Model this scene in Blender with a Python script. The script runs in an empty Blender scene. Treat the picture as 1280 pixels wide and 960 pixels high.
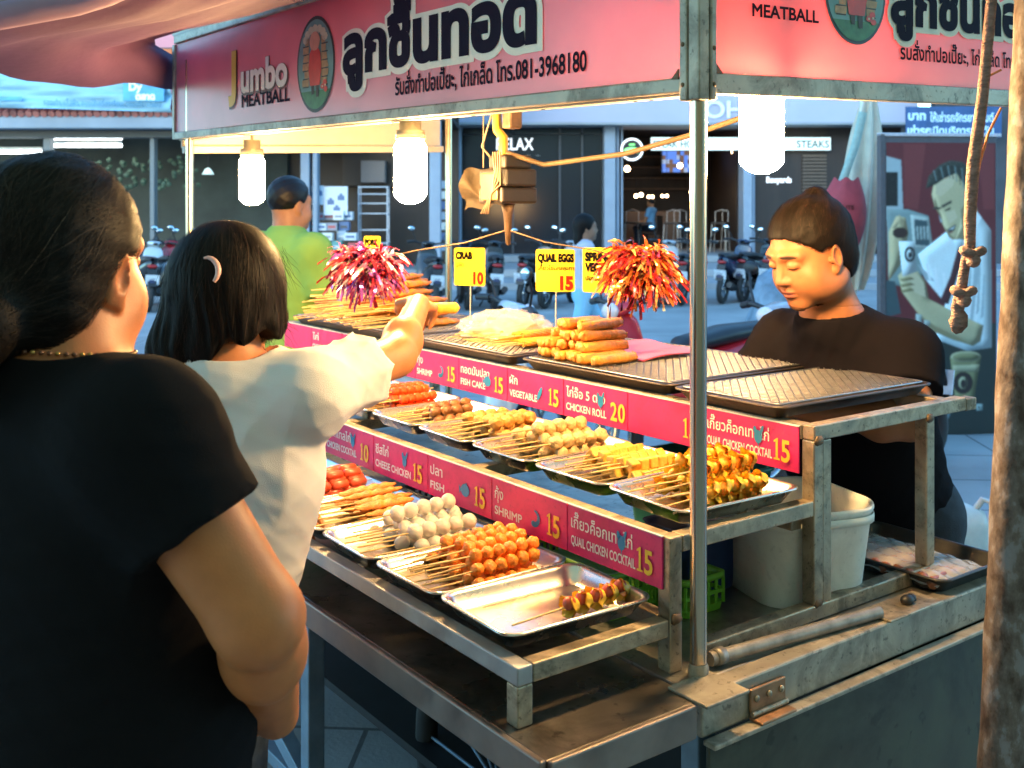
import bpy, math, random
import numpy as np
from mathutils import Vector, Matrix, Euler
from mathutils.geometry import delaunay_2d_cdt
R = math.radians
sc = bpy.context.scene
COL = sc.collection
random.seed(7); rng = np.random.default_rng(7)
# ------------------------------------------------ camera, sky, sun, exposure
cam = bpy.data.objects.new('camera', bpy.data.cameras.new('camera'))
cam.location = (0, 0, 1.55); cam.rotation_euler = (R(90), 0, 0)
cam.data.sensor_width = 36; cam.data.lens = 37.07; cam.data.shift_y = -0.1703
cam.data.dof.use_dof = True; cam.data.dof.focus_distance = 1.9; cam.data.dof.aperture_fstop = 8
cam.data.clip_start = 0.02; cam.data.clip_end = 500
COL.objects.link(cam); sc.camera = cam
SUN_EL, SUN_ROT = R(14), R(200)
w = bpy.data.worlds.new('World'); sc.world = w; w.use_nodes = True
nt = w.node_tree; bg = nt.nodes['Background']
sky = nt.nodes.new('ShaderNodeTexSky'); sky.sky_type = 'NISHITA'; sky.sun_disc = False
sky.sun_elevation = SUN_EL; sky.sun_rotation = SUN_ROT
sky.ozone_density = 6.0; sky.dust_density = 0.3
tn = nt.nodes.new('ShaderNodeVectorMath'); tn.operation = 'MULTIPLY'; tn.inputs[1].default_value = (1.04, 1.08, .86)   # cool white balance of the photograph
nt.links.new(sky.outputs[0], tn.inputs[0]); nt.links.new(tn.outputs[0], bg.inputs[0]); bg.inputs[1].default_value = 0.15
sl = bpy.data.lights.new('sun', 'SUN'); sl.energy = 0.12; sl.angle = R(25); sl.color = (1, .93, .85)
so = bpy.data.objects.new('sun', sl); COL.objects.link(so)
so.rotation_euler = (R(90) - R(14), 0, R(180) - SUN_ROT)
sc.view_settings.view_transform = 'Standard'; sc.view_settings.look = 'None'
sc.view_settings.gamma = 1; sc.view_settings.exposure = 2.9
sc.render.engine = 'CYCLES'
sc.cycles.use_denoising = True; sc.cycles.max_bounces = 8; sc.cycles.diffuse_bounces = 4
sc.cycles.glossy_bounces = 4; sc.cycles.transmission_bounces = 6; sc.cycles.transparent_max_bounces = 10
sc.cycles.caustics_reflective = False; sc.cycles.caustics_refractive = False; sc.cycles.sample_clamp_indirect = 6

# ------------------------------------------------ frames: street frame and the cart's own frame (x = depth, y = along the front)
class Fr:
    def __init__(s, o, th):
        s.o = Vector((o[0], o[1], 0)); s.th = th
        s.M = Matrix.Translation(s.o) @ Matrix.Rotation(th, 4, 'Z')
WF = Fr((0, 0), 0)
TH = math.atan2(.5927, .8054)
SF = Fr((.2997, 1.6955), TH)

# ------------------------------------------------ materials
MATS = {}
def lin(c):
    return tuple(((x / 12.92) if x <= .04045 else ((x + .055) / 1.055) ** 2.4) for x in c)
def mat(name, col, rough=.6, metal=0., var=.12, nscale=30., bump=0., bscale=None, emit=None, es=0., spec=.5, alpha=1., trans=0., sss=0., coat=0., ramp=None, stretch=None, detail=4., rvar=0., grime=0., gs=7.):
    if name in MATS: return MATS[name]
    m = bpy.data.materials.new(name); m.use_nodes = True; t = m.node_tree
    b = t.nodes['Principled BSDF']; L = t.links.new
    b.inputs['Roughness'].default_value = rough; b.inputs['Metallic'].default_value = metal
    b.inputs['Specular IOR Level'].default_value = spec
    b.inputs['Alpha'].default_value = alpha
    b.inputs['Coat Weight'].default_value = coat
    if sss:
        b.inputs['Subsurface Weight'].default_value = sss; b.inputs['Subsurface Radius'].default_value = (.012, .005, .003); b.inputs['Subsurface Scale'].default_value = 1.
    if trans: b.inputs['Transmission Weight'].default_value = trans
    tc = t.nodes.new('ShaderNodeTexCoord'); src = tc.outputs['Object']
    if stretch:
        mp = t.nodes.new('ShaderNodeMapping'); mp.inputs['Scale'].default_value = stretch; L(src, mp.inputs[0]); src = mp.outputs[0]
    nz = t.nodes.new('ShaderNodeTexNoise'); nz.inputs['Scale'].default_value = nscale; nz.inputs['Detail'].default_value = detail; nz.inputs['Roughness'].default_value = .6
    L(src, nz.inputs['Vector'])
    cr = t.nodes.new('ShaderNodeValToRGB'); L(nz.outputs['Fac'], cr.inputs[0])
    if ramp:
        while len(cr.color_ramp.elements) > 1: cr.color_ramp.elements.remove(cr.color_ramp.elements[-1])
        for i, (p, c) in enumerate(ramp):
            e = cr.color_ramp.elements[0] if i == 0 else cr.color_ramp.elements.new(p)
            e.position = p; e.color = (*c, 1)
    else:
        e = cr.color_ramp.elements; e[0].position = .3; e[1].position = .7
        e[0].color = (*[max(0, x * (1 - var)) for x in col], 1); e[1].color = (*[min(1, x * (1 + var)) for x in col], 1)
    L(cr.outputs[0], b.inputs['Base Color'])
    if grime:      # old grease, stains and scratches with shapes of their own
        g1 = t.nodes.new('ShaderNodeTexNoise'); g1.inputs['Scale'].default_value = gs; g1.inputs['Detail'].default_value = 9; g1.inputs['Roughness'].default_value = .68; g1.inputs['Distortion'].default_value = .6; L(tc.outputs['Object'], g1.inputs['Vector'])
        r1 = t.nodes.new('ShaderNodeMapRange'); r1.inputs[1].default_value = .46; r1.inputs[2].default_value = .64; r1.inputs[3].default_value = 1.; r1.inputs[4].default_value = 1 - grime; L(g1.outputs['Fac'], r1.inputs[0])
        g2 = t.nodes.new('ShaderNodeTexNoise'); g2.inputs['Scale'].default_value = gs * 9; g2.inputs['Detail'].default_value = 4; L(tc.outputs['Object'], g2.inputs['Vector'])
        r2 = t.nodes.new('ShaderNodeMapRange'); r2.inputs[1].default_value = .62; r2.inputs[2].default_value = .68; r2.inputs[3].default_value = 1.; r2.inputs[4].default_value = 1 - grime * .8; L(g2.outputs['Fac'], r2.inputs[0])
        mu = t.nodes.new('ShaderNodeMath'); mu.operation = 'MULTIPLY'; L(r1.outputs[0], mu.inputs[0]); L(r2.outputs[0], mu.inputs[1])
        vg = t.nodes.new('ShaderNodeVectorMath'); vg.operation = 'SCALE'; L(cr.outputs[0], vg.inputs[0]); L(mu.outputs[0], vg.inputs['Scale']); L(vg.outputs[0], b.inputs['Base Color'])
    if rvar:
        mr = t.nodes.new('ShaderNodeMapRange'); mr.inputs[1].default_value = .3; mr.inputs[2].default_value = .7
        mr.inputs[3].default_value = max(.02, rough - rvar); mr.inputs[4].default_value = min(1, rough + rvar)
        L(nz.outputs['Fac'], mr.inputs[0]); L(mr.outputs[0], b.inputs['Roughness'])
    if bump:
        n2 = t.nodes.new('ShaderNodeTexNoise'); n2.inputs['Scale'].default_value = bscale or nscale * 2; n2.inputs['Detail'].default_value = 4
        L(src, n2.inputs['Vector'])
        bp = t.nodes.new('ShaderNodeBump'); bp.inputs['Strength'].default_value = min(1, bump); bp.inputs['Distance'].default_value = .004 if bump <= 1 else .004 * bump
        L(n2.outputs['Fac'], bp.inputs['Height']); L(bp.outputs[0], b.inputs['Normal'])
    if emit:
        b.inputs['Emission Color'].default_value = (*emit, 1); b.inputs['Emission Strength'].default_value = es
    MATS[name] = m
    return m
def attr_mat(name, rough=.5, sss=0., bump=0., bscale=200., spec=.5, var=.08, nscale=60):
    """base colour from the mesh's own colour attribute 'tint', broken up by noise"""
    m = bpy.data.materials.new(name); m.use_nodes = True; t = m.node_tree; b = t.nodes['Principled BSDF']; L = t.links.new
    a = t.nodes.new('ShaderNodeAttribute'); a.attribute_name = 'tint'
    tc = t.nodes.new('ShaderNodeTexCoord')
    nz = t.nodes.new('ShaderNodeTexNoise'); nz.inputs['Scale'].default_value = nscale; nz.inputs['Detail'].default_value = 5; L(tc.outputs['Object'], nz.inputs['Vector'])
    mr = t.nodes.new('ShaderNodeMapRange'); mr.inputs[1].default_value = .3; mr.inputs[2].default_value = .7; mr.inputs[3].default_value = 1 - var; mr.inputs[4].default_value = 1 + var
    L(nz.outputs['Fac'], mr.inputs[0])
    vm = t.nodes.new('ShaderNodeVectorMath'); vm.operation = 'SCALE'; L(a.outputs['Color'], vm.inputs[0]); L(mr.outputs[0], vm.inputs['Scale'])
    L(vm.outputs[0], b.inputs['Base Color'])
    b.inputs['Roughness'].default_value = rough; b.inputs['Specular IOR Level'].default_value = spec
    if sss:
        b.inputs['Subsurface Weight'].default_value = sss; b.inputs['Subsurface Radius'].default_value = (.012, .005, .003); b.inputs['Subsurface Scale'].default_value = 1.
    if bump:
        n2 = t.nodes.new('ShaderNodeTexNoise'); n2.inputs['Scale'].default_value = bscale; L(tc.outputs['Object'], n2.inputs['Vector'])
        bp = t.nodes.new('ShaderNodeBump'); bp.inputs['Strength'].default_value = bump; bp.inputs['Distance'].default_value = .002
        L(n2.outputs['Fac'], bp.inputs['Height']); L(bp.outputs[0], b.inputs['Normal'])
    MATS[name] = m
    return m

# ------------------------------------------------ mesh builder
class MB:
    def __init__(s): s.v = []; s.f = []; s.mi = []; s.sm = []
    def add(s, vs, fs, mi=0, sm=False):
        n = len(s.v); s.v.extend([tuple(map(float, p)) for p in vs]); s.f.extend([tuple(int(i) + n for i in q) for q in fs]); s.mi.extend([mi] * len(fs)); s.sm.extend([sm] * len(fs)); return s
    def box(s, x0, x1, y0, y1, z0, z1, mi=0):
        vs = [(x, y, z) for x in (x0, x1) for y in (y0, y1) for z in (z0, z1)]
        return s.add(vs, [(0, 1, 3, 2), (4, 6, 7, 5), (0, 4, 5, 1), (2, 3, 7, 6), (0, 2, 6, 4), (1, 5, 7, 3)], mi)
    def obox(s, c, h, rot, mi=0):
        Rm = rot if isinstance(rot, Matrix) else Euler(rot).to_matrix()
        vs = [Vector(c) + Rm @ Vector((x * h[0], y * h[1], z * h[2])) for x in (-1, 1) for y in (-1, 1) for z in (-1, 1)]
        return s.add(vs, [(0, 1, 3, 2), (4, 6, 7, 5), (0, 4, 5, 1), (2, 3, 7, 6), (0, 2, 6, 4), (1, 5, 7, 3)], mi)
    def bar(s, p, q, wd, mi=0, ht=None):
        p, q = Vector(p), Vector(q); d = q - p; L = d.length; d.normalize()
        up = Vector((0, 0, 1)) if abs(d.z) < .95 else Vector((0, 1, 0))
        a = d.cross(up).normalized(); b = a.cross(d)
        Rm = Matrix((d, a, b)).transposed()
        return s.obox((p + q) / 2, (L / 2, wd / 2, (ht or wd) / 2), Rm, mi)
    def tube(s, pts, r, n=10, mi=0, cap=True, closed=False, sm=True):
        P = [Vector(p) for p in pts]; m = len(P); rs = r if hasattr(r, '__len__') else [r] * m
        rings = []; prev = None
        for i in range(m):
            if closed: t = P[(i + 1) % m] - P[i - 1]
            else: t = P[min(i + 1, m - 1)] - P[max(i - 1, 0)]
            t.normalize()
            if prev is None:
                a = t.cross(Vector((0, 0, 1)) if abs(t.z) < .9 else Vector((0, 1, 0))).normalized()
            else:
                a = (prev - t * prev.dot(t)).normalized()
            prev = a; b = t.cross(a)
            rings.append([P[i] + (a * math.cos(2 * math.pi * k / n) + b * math.sin(2 * math.pi * k / n)) * rs[i] for k in range(n)])
        vs = [p for rg in rings for p in rg]; fs = []
        for i in range(m if closed else m - 1):
            j = (i + 1) % m
            for k in range(n):
                fs.append((i * n + k, i * n + (k + 1) % n, j * n + (k + 1) % n, j * n + k))
        s.add(vs, fs, mi, sm)
        if cap and not closed:
            s.add(rings[0], [tuple(range(n))[::-1]], mi); s.add(rings[-1], [tuple(range(n))], mi)
        return s
    def cyl(s, p, q, r, n=16, mi=0, r2=None, cap=True, sm=True): return s.tube([p, q], [r, r if r2 is None else r2], n, mi, cap, False, sm)
    def lathe(s, prof, n=24, c=(0, 0, 0), mi=0, sm=True, rot=None):
        vs = []; fs = []; m = len(prof); Rm = Euler(rot).to_matrix() if rot else None
        for r, z in prof:
            for k in range(n):
                a = 2 * math.pi * k / n; p = Vector((r * math.cos(a), r * math.sin(a), z))
                if Rm: p = Rm @ p
                vs.append(p + Vector(c))
        for i in range(m - 1):
            for k in range(n): fs.append((i * n + k, i * n + (k + 1) % n, (i + 1) * n + (k + 1) % n, (i + 1) * n + k))
        return s.add(vs, fs, mi, sm)
    def ell(s, c, rr, nu=14, nv=10, mi=0, rot=None, noise=0., seed=0):
        Rm = Euler(rot).to_matrix() if rot else None; vs = []; fs = []; g = random.Random(seed); ph = [g.uniform(0, 6.28) for _ in range(9)]
        for i in range(nv + 1):
            for k in range(nu):
                t = math.pi * i / nv; a = 2 * math.pi * k / nu
                d = Vector((math.sin(t) * math.cos(a), math.sin(t) * math.sin(a), math.cos(t)))
                q = 1 + (noise * (math.sin(5 * d.x + ph[0] + 3 * d.y) + math.sin(6 * d.y + ph[1] - 4 * d.z) + math.sin(7 * d.z + ph[2] + 3 * d.x) + .6 * math.sin(13 * d.x + ph[3]) + .6 * math.sin(12 * d.y + ph[4] + 5 * d.z)) if noise else 0)
                p = Vector((d.x * rr[0], d.y * rr[1], d.z * rr[2])) * q
                if Rm: p = Rm @ p
                vs.append(p + Vector(c))
        for i in range(nv):
            for k in range(nu): fs.append((i * nu + k, (i + 1) * nu + k, (i + 1) * nu + (k + 1) % nu, i * nu + (k + 1) % nu))
        return s.add(vs, fs, mi, True)
    def quad(s, a, b, c, d, mi=0, sm=False): return s.add([a, b, c, d], [(0, 1, 2, 3)], mi, sm)
    def grid(s, fn, nu, nv, mi=0, sm=True):
        vs = [fn(i / nu, j / nv) for i in range(nu + 1) for j in range(nv + 1)]
        return s.add(vs, [(i * (nv + 1) + j, (i + 1) * (nv + 1) + j, (i + 1) * (nv + 1) + j + 1, i * (nv + 1) + j + 1) for i in range(nu) for j in range(nv)], mi, sm)
    def poly(s, pts, o, ex, ey, th=0., mi=0, off=0.):
        """flat polygon (2d points) in the plane o + x ex + y ey, given a thickness th along its normal"""
        o, ex, ey = Vector(o), Vector(ex), Vector(ey); n = ex.cross(ey).normalized(); o = o + n * off
        A = [o + ex * p[0] + ey * p[1] for p in pts]; k = len(A)
        ar = sum(pts[i][0] * pts[(i + 1) % k][1] - pts[(i + 1) % k][0] * pts[i][1] for i in range(k))
        if ar < 0: A = A[::-1]
        if th == 0: return s.add(A, [tuple(range(k))], mi)
        B = [p - n * th for p in A]
        return s.add(A + B, [tuple(range(k)), tuple(range(2 * k - 1, k - 1, -1))] + [(i, k + i, k + (i + 1) % k, (i + 1) % k) for i in range(k)], mi)
    def text(s, body, o, ex, ey, size, bold=0., sx=1., mi=0, off=.001, align='L', width=None):
        vs, fs = glyphs(body, bold / size)
        if not len(vs): return s
        x0, x1 = vs[:, 0].min(), vs[:, 0].max()
        if width: sx = width / ((x1 - x0) * size)
        sh = {'L': x0, 'C': (x0 + x1) / 2, 'R': x1}[align]
        o, ex, ey = Vector(o), Vector(ex), Vector(ey); n = ex.cross(ey).normalized(); o = o + n * off
        return s.add([o + ex * ((p[0] - sh) * size * sx) + ey * (p[1] * size) for p in vs], fs, mi)
def mesh_of(m, name, mats):
    me = bpy.data.meshes.new(name); me.from_pydata(m.v, [], m.f)
    for x in (mats if isinstance(mats, (list, tuple)) else [mats]): me.materials.append(x)
    me.polygons.foreach_set('material_index', m.mi); me.polygons.foreach_set('use_smooth', m.sm); me.update()
    return me
def tag(o, label=None, cat=None, group=None, kind=None):
    if label: o['label'] = label
    if cat: o['category'] = cat
    if group: o['group'] = group
    if kind: o['kind'] = kind
    return o
def place(o, fr, pos, rz=0., rot=None):
    o.matrix_world = fr.M @ Matrix.Translation(Vector(pos)) @ (Euler(rot).to_matrix().to_4x4() if rot else Matrix.Rotation(rz, 4, 'Z'))
def thing(name, label, cat, fr=WF, pos=(0, 0, 0), rz=0., group=None, rot=None):
    o = bpy.data.objects.new(name, None); o.empty_display_size = .1; COL.objects.link(o); place(o, fr, pos, rz, rot); return tag(o, label, cat, group)
def part(name, m, mats, parent, bevel=0., label=None, loc=None, rot=None, seg=2):
    me = m if isinstance(m, bpy.types.Mesh) else mesh_of(m, name, mats)
    o = bpy.data.objects.new(name, me); COL.objects.link(o); o.parent = parent
    if loc: o.location = loc
    if rot: o.rotation_euler = rot
    if label: o['label'] = label
    if bevel: bev(o, bevel, seg)
    return o
def bev(o, wd, seg=2):
    b = o.modifiers.new('bevel', 'BEVEL'); b.width = wd; b.segments = seg; b.limit_method = 'ANGLE'; b.angle_limit = R(40)
def solo(name, m, mats, label, cat, fr=WF, pos=(0, 0, 0), rz=0., group=None, bevel=0., rot=None, kind=None):
    me = m if isinstance(m, bpy.types.Mesh) else mesh_of(m, name, mats)
    o = bpy.data.objects.new(name, me); COL.objects.link(o); place(o, fr, pos, rz, rot)
    if bevel: bev(o, bevel)
    return tag(o, label, cat, group, kind)
KIDS = {}
def dup(root, fr, pos, rz=0., rot=None, label=None, group=None):
    """a copy of a thing, its parts and their sub-parts (mesh data shared)"""
    if root.name not in KIDS:
        KIDS[root.name] = [(c, list(c.children)) for c in root.children]
    r = root.copy(); COL.objects.link(r); place(r, fr, pos, rz, rot)
    if label: r['label'] = label
    if group: r['group'] = group
    for ch, gs in KIDS[root.name]:
        c = ch.copy(); COL.objects.link(c); c.parent = r
        for g in gs:
            d = g.copy(); COL.objects.link(d); d.parent = c
    return r

# ------------------------------------------------ lettering: outlines of the built-in font, filled by winding number so bold strokes may overlap
_GC = {}
def _loops(body):
    if body in _GC: return _GC[body]
    cu = bpy.data.curves.new('lettering', 'FONT'); cu.body = body; cu.size = 1; cu.fill_mode = 'NONE'; cu.resolution_u = 4
    ob = bpy.data.objects.new('lettering', cu); COL.objects.link(ob)
    dg = bpy.context.evaluated_depsgraph_get(); dg.update(); me = bpy.data.meshes.new_from_object(ob.evaluated_get(dg))
    co = np.array([v.co[:2] for v in me.vertices]).reshape(-1, 2); nx = {}
    for e in me.edges: nx.setdefault(e.vertices[0], []).append(e.vertices[1]); nx.setdefault(e.vertices[1], []).append(e.vertices[0])
    seen = set(); out = []
    for i in range(len(co)):
        if i in seen or i not in nx: continue
        lp = [i]; seen.add(i)
        # walk in index order to keep the outline's own direction
        cur = i
        while True:
            cand = [j for j in nx[cur] if j not in seen]
            if not cand: break
            j = cur + 1 if (cur + 1) in cand else cand[0]
            lp.append(j); seen.add(j); cur = j
        if len(lp) > 2: out.append(co[lp])
    bpy.data.objects.remove(ob); bpy.data.curves.remove(cu); bpy.data.meshes.remove(me)
    _GC[body] = out
    return out
UPPER = set('\u0e31\u0e34\u0e35\u0e36\u0e37\u0e47'); TONE = set('\u0e48\u0e49\u0e4a\u0e4b')
def _area(p): return .5 * float(np.sum(p[:, 0] * np.roll(p[:, 1], -1) - np.roll(p[:, 0], -1) * p[:, 1]))
def loops(body):
    """outlines of every character, outer ones clockwise; a tone mark over an upper vowel is raised clear of it"""
    full = _loops(body); out = []; k = 0
    for i, ch in enumerate(body):
        one = _loops(ch); n = len(one)
        if not n: continue
        flip = _area(max(one, key=lambda p: abs(_area(p)))) > 0
        up = np.array([0, .15 if ch in TONE and i and body[i - 1] in UPPER else 0])
        for lp in full[k:k + n]: out.append((lp[::-1] if flip else lp) + up)
        k += n
    return out
_GM = {}
def glyphs(body, bold=0.):
    key = (body, round(bold, 4))
    if key in _GM: return _GM[key]
    L = []
    for lp in loops(body):
        p = lp.copy(); d = np.linalg.norm(p - np.roll(p, -1, 0), axis=1); p = p[d > 1e-5]
        if len(p) < 3: continue
        if bold:
            e = np.roll(p, -1, 0) - p; e /= np.linalg.norm(e, axis=1)[:, None] + 1e-9
            n = np.stack([-e[:, 1], e[:, 0]], 1); n2 = np.roll(n, 1, 0); m = n + n2
            k = 1 + np.sum(n * n2, 1); m = m / np.maximum(k, .45)[:, None]
            p = p + m * bold      # TrueType outlines run clockwise: left of travel is outside
        L.append(p)
    if not L: return np.zeros((0, 2)), []
    vs = [Vector(q) for p in L for q in p]; es = []; b = 0
    for p in L:
        es += [(b + i, b + (i + 1) % len(p)) for i in range(len(p))]; b += len(p)
    V_, E_, F_, _, _, _ = delaunay_2d_cdt(vs, es, [], 0, 1e-5)
    V_ = np.array([tuple(v) for v in V_]); F_ = np.array([f for f in F_ if len(f) == 3])
    c = V_[F_].mean(1); wn = np.zeros(len(c))
    A = np.concatenate(L); B = np.concatenate([np.roll(p, -1, 0) for p in L])
    for i0 in range(0, len(c), 4000):
        q = c[i0:i0 + 4000, None]; ax, ay, bx, by = A[:, 0], A[:, 1], B[:, 0], B[:, 1]
        up = (ay[None] <= q[..., 1]) & (by[None] > q[..., 1]); dn = (ay[None] > q[..., 1]) & (by[None] <= q[..., 1])
        isl = (bx - ax)[None] * (q[..., 1] - ay[None]) - (q[..., 0] - ax[None]) * (by - ay)[None]
        wn[i0:i0 + 4000] = (up & (isl > 0)).sum(1) - (dn & (isl < 0)).sum(1)
    F_ = F_[wn != 0]
    a = V_[F_]; ar = (a[:, 1, 0] - a[:, 0, 0]) * (a[:, 2, 1] - a[:, 0, 1]) - (a[:, 2, 0] - a[:, 0, 0]) * (a[:, 1, 1] - a[:, 0, 1])
    F_[ar < 0] = F_[ar < 0][:, ::-1]
    _GM[key] = (V_, [tuple(f) for f in F_])
    return _GM[key]

# ================================================= SETTING: ground and the far side of the street
M_road = mat('road', (.32, .325, .32), .8, var=.22, nscale=.8, bump=.35, bscale=60, rvar=.12)
def paving_mat():
    m = bpy.data.materials.new('paving'); m.use_nodes = True; t = m.node_tree; b = t.nodes['Principled BSDF']; L = t.links.new
    tc = t.nodes.new('ShaderNodeTexCoord'); mp = t.nodes.new('ShaderNodeMapping'); mp.inputs['Rotation'].default_value = (0, 0, R(4)); L(tc.outputs['Object'], mp.inputs[0])
    br = t.nodes.new('ShaderNodeTexBrick'); br.inputs['Scale'].default_value = 1.; br.inputs['Brick Width'].default_value = 1.3; br.inputs['Row Height'].default_value = .62; br.inputs['Mortar Size'].default_value = .008; br.offset = .5
    br.inputs['Color1'].default_value = (.37, .375, .37, 1); br.inputs['Color2'].default_value = (.32, .325, .32, 1); br.inputs['Mortar'].default_value = (.11, .11, .11, 1); L(mp.outputs[0], br.inputs[0])
    nz = t.nodes.new('ShaderNodeTexNoise'); nz.inputs['Scale'].default_value = 1.4; nz.inputs['Detail'].default_value = 7; L(tc.outputs['Object'], nz.inputs[0])
    mr = t.nodes.new('ShaderNodeMapRange'); mr.inputs[1].default_value = .3; mr.inputs[2].default_value = .75; mr.inputs[3].default_value = .75; mr.inputs[4].default_value = 1.15; L(nz.outputs['Fac'], mr.inputs[0])
    vm = t.nodes.new('ShaderNodeVectorMath'); vm.operation = 'SCALE'; L(br.outputs['Color'], vm.inputs[0]); L(mr.outputs[0], vm.inputs['Scale']); L(vm.outputs[0], b.inputs['Base Color'])
    b.inputs['Roughness'].default_value = .62
    n2 = t.nodes.new('ShaderNodeTexNoise'); n2.inputs['Scale'].default_value = 70; L(tc.outputs['Object'], n2.inputs[0])
    bp = t.nodes.new('ShaderNodeBump'); bp.inputs['Strength'].default_value = .4; bp.inputs['Distance'].default_value = .004; L(n2.outputs['Fac'], bp.inputs['Height']); L(bp.outputs[0], b.inputs['Normal'])
    return m
g = MB().quad((-160, -60, 0), (160, -60, 0), (160, 200, 0), (-160, 200, 0))
tag(solo('ground', g, M_road, None, None), kind='structure')
g = MB().quad((-14, -6, .004), (16, -6, .004), (16, 13.2, .004), (-14, 13.2, .004))
tag(solo('street', g, paving_mat(), None, None), kind='structure')
M_concrete = mat('concrete', (.30, .31, .32), .75, var=.15, nscale=1.5, bump=.2, bscale=40)
g = MB().box(-30, 40, 20.4, 60, -.1, .13); g.box(-30, 40, 22.2, 60, .13, .29); g.box(-1.5, 40, 25.2, 60, .29, .45)
g2 = solo('pavement', g, M_concrete, None, None, bevel=.02); tag(g2, kind='structure')

M_fascia = mat('painted_fascia', (.42, .41, .50), .6, var=.06, nscale=.7)
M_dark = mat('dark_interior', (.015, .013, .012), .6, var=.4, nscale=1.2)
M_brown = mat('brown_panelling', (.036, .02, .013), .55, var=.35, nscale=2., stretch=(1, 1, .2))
M_pillar = mat('pale_pillar', (.27, .32, .39), .6, var=.1, nscale=2)
M_white = mat('white_paint', (.78, .78, .76), .55, var=.05)
M_rail = mat('white_railing', (.55, .56, .6), .5)
M_upper = mat('dark_upper_storey', (.05, .052, .06), .7, var=.3, nscale=1)
M_glass = mat('shop_glass', (.02, .022, .025), .12, var=.1, spec=.6)
M_lit_white = mat('lit_lettering', (.8, .8, .8), .5, emit=(.9, .95, 1), es=.2)
M_warm = mat('warm_lamp', (1, .8, .5), .4, emit=(1, .66, .36), es=4)
M_tube = mat('fluorescent_tube', (1, 1, 1), .4, emit=(.86, .97, 1), es=2)
def px26(x, Y=26.): return (x - 640) / 1318 * Y
def pz(y, Y=26.): return 1.55 + (262 - y) / 1318 * Y
cafe = thing('cafe_building', 'cafe building with a pale lavender fascia and dark open bar below', 'building', WF, (4.2, 26, 0))
def cpt(name, m, mats, **k):  # parts of the cafe, given in street coordinates
    o = part(name, m, mats, cafe, **k); o.location = (-4.2, -26, 0); return o
Y = 26.
cpt('fascia', MB().box(px26(545), px26(1140), 25.6, 27.2, pz(156), pz(110)), M_fascia, bevel=.02)
cpt('soffit', MB().box(px26(540), px26(1142), 25.2, 26.8, pz(159), pz(156.2)), M_concrete)
cpt('upper_wall', MB().box(px26(540), px26(1400), 27.6, 28, pz(110), 11), M_upper)
m = MB()
for x in np.linspace(px26(545), px26(1400), 70): m.box(x - .02, x + .02, 26.9, 26.94, pz(110), pz(95))
m.box(px26(545), px26(1400), 26.88, 26.96, pz(95), pz(93)); m.box(px26(545), px26(1400), 26.88, 26.96, pz(104), pz(103))
cpt('railing', m, M_rail)
for a, b in ((566, 577), (754, 768), (926, 937), (1128, 1142)):
    cpt('pillar', MB().box(px26(a), px26(b), 25.7, 26.3, .44, pz(156)), M_pillar, bevel=.02)
for a, b in ((770, 773.5), (776, 778), (939.5, 942.5)):
    cpt('door_frame', MB().box(px26(a), px26(b), 25.9, 26.1, .44, pz(158)), M_pillar)
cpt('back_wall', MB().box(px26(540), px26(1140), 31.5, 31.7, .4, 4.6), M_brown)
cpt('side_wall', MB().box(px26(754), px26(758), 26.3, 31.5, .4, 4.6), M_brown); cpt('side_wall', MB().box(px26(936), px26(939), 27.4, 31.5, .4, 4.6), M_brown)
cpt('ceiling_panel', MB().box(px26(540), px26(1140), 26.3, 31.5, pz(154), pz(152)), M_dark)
cpt('shop_window', MB().box(px26(578), px26(753), 26.2, 26.24, .45, pz(158)), M_glass)
m = MB()
for x in (640, 699, 727): m.box(px26(x), px26(x + 2.4), 26.12, 26.2, .45, pz(158))
m.box(px26(578), px26(753), 26.12, 26.2, pz(168), pz(166.5))
cpt('window_mullion', m, mat('dark_mullion', (.06, .06, .065), .5))
cpt('plinth_panel', MB().box(px26(944), px26(1128), 26.1, 26.3, .45, 3.6), M_brown)
m = MB()
for k in range(16): m.box(px26(1004), px26(1034), 26.04, 26.1, pz(196) - k * .085, pz(196) - k * .085 + .05)
cpt('louvre_panel', m, mat('louvre', (.14, .09, .06), .6))
m = MB()
for k in range(4): m.box(px26(806), px26(905), 31.2, 31.5, pz(232) + k * .32, pz(232) + k * .32 + .05)
cpt('bar_shelf', m, mat('bar_wood', (.13, .07, .035), .5))
cpt('bar_counter', MB().box(px26(800), px26(880), 29.6, 30.3, .45, 1.5), mat('bar_wood', ()), bevel=.02)
# words: one lit shop name and one in raised letters
m = MB().text('RELAX', (px26(667), 26.1, pz(187)), (1, 0, 0), (0, 0, 1), .42, .004, align='R', width=.92); cpt('lettering', m, M_lit_white)
m = MB().text('- - - - -', (px26(675), 26.1, pz(195)), (1, 0, 0), (0, 0, 1), .1, 0, align='R', width=1.1); cpt('lettering', m, mat('dim_lettering', (.35, .35, .37), .5))
m = MB().text('SOHO', (px26(862), 25.59, pz(149)), (1, 0, 0), (0, 0, 1), .58, .012, width=1.75, off=.04); cpt('lettering', m, mat('raised_letters', (.8, .78, .85), .4))
m = MB().text('Boxyards', (px26(959), 26.08, pz(228)), (1, 0, 0), (0, 0, 1), .2, .006, width=.62); cpt('lettering', m, M_lit_white)
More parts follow.
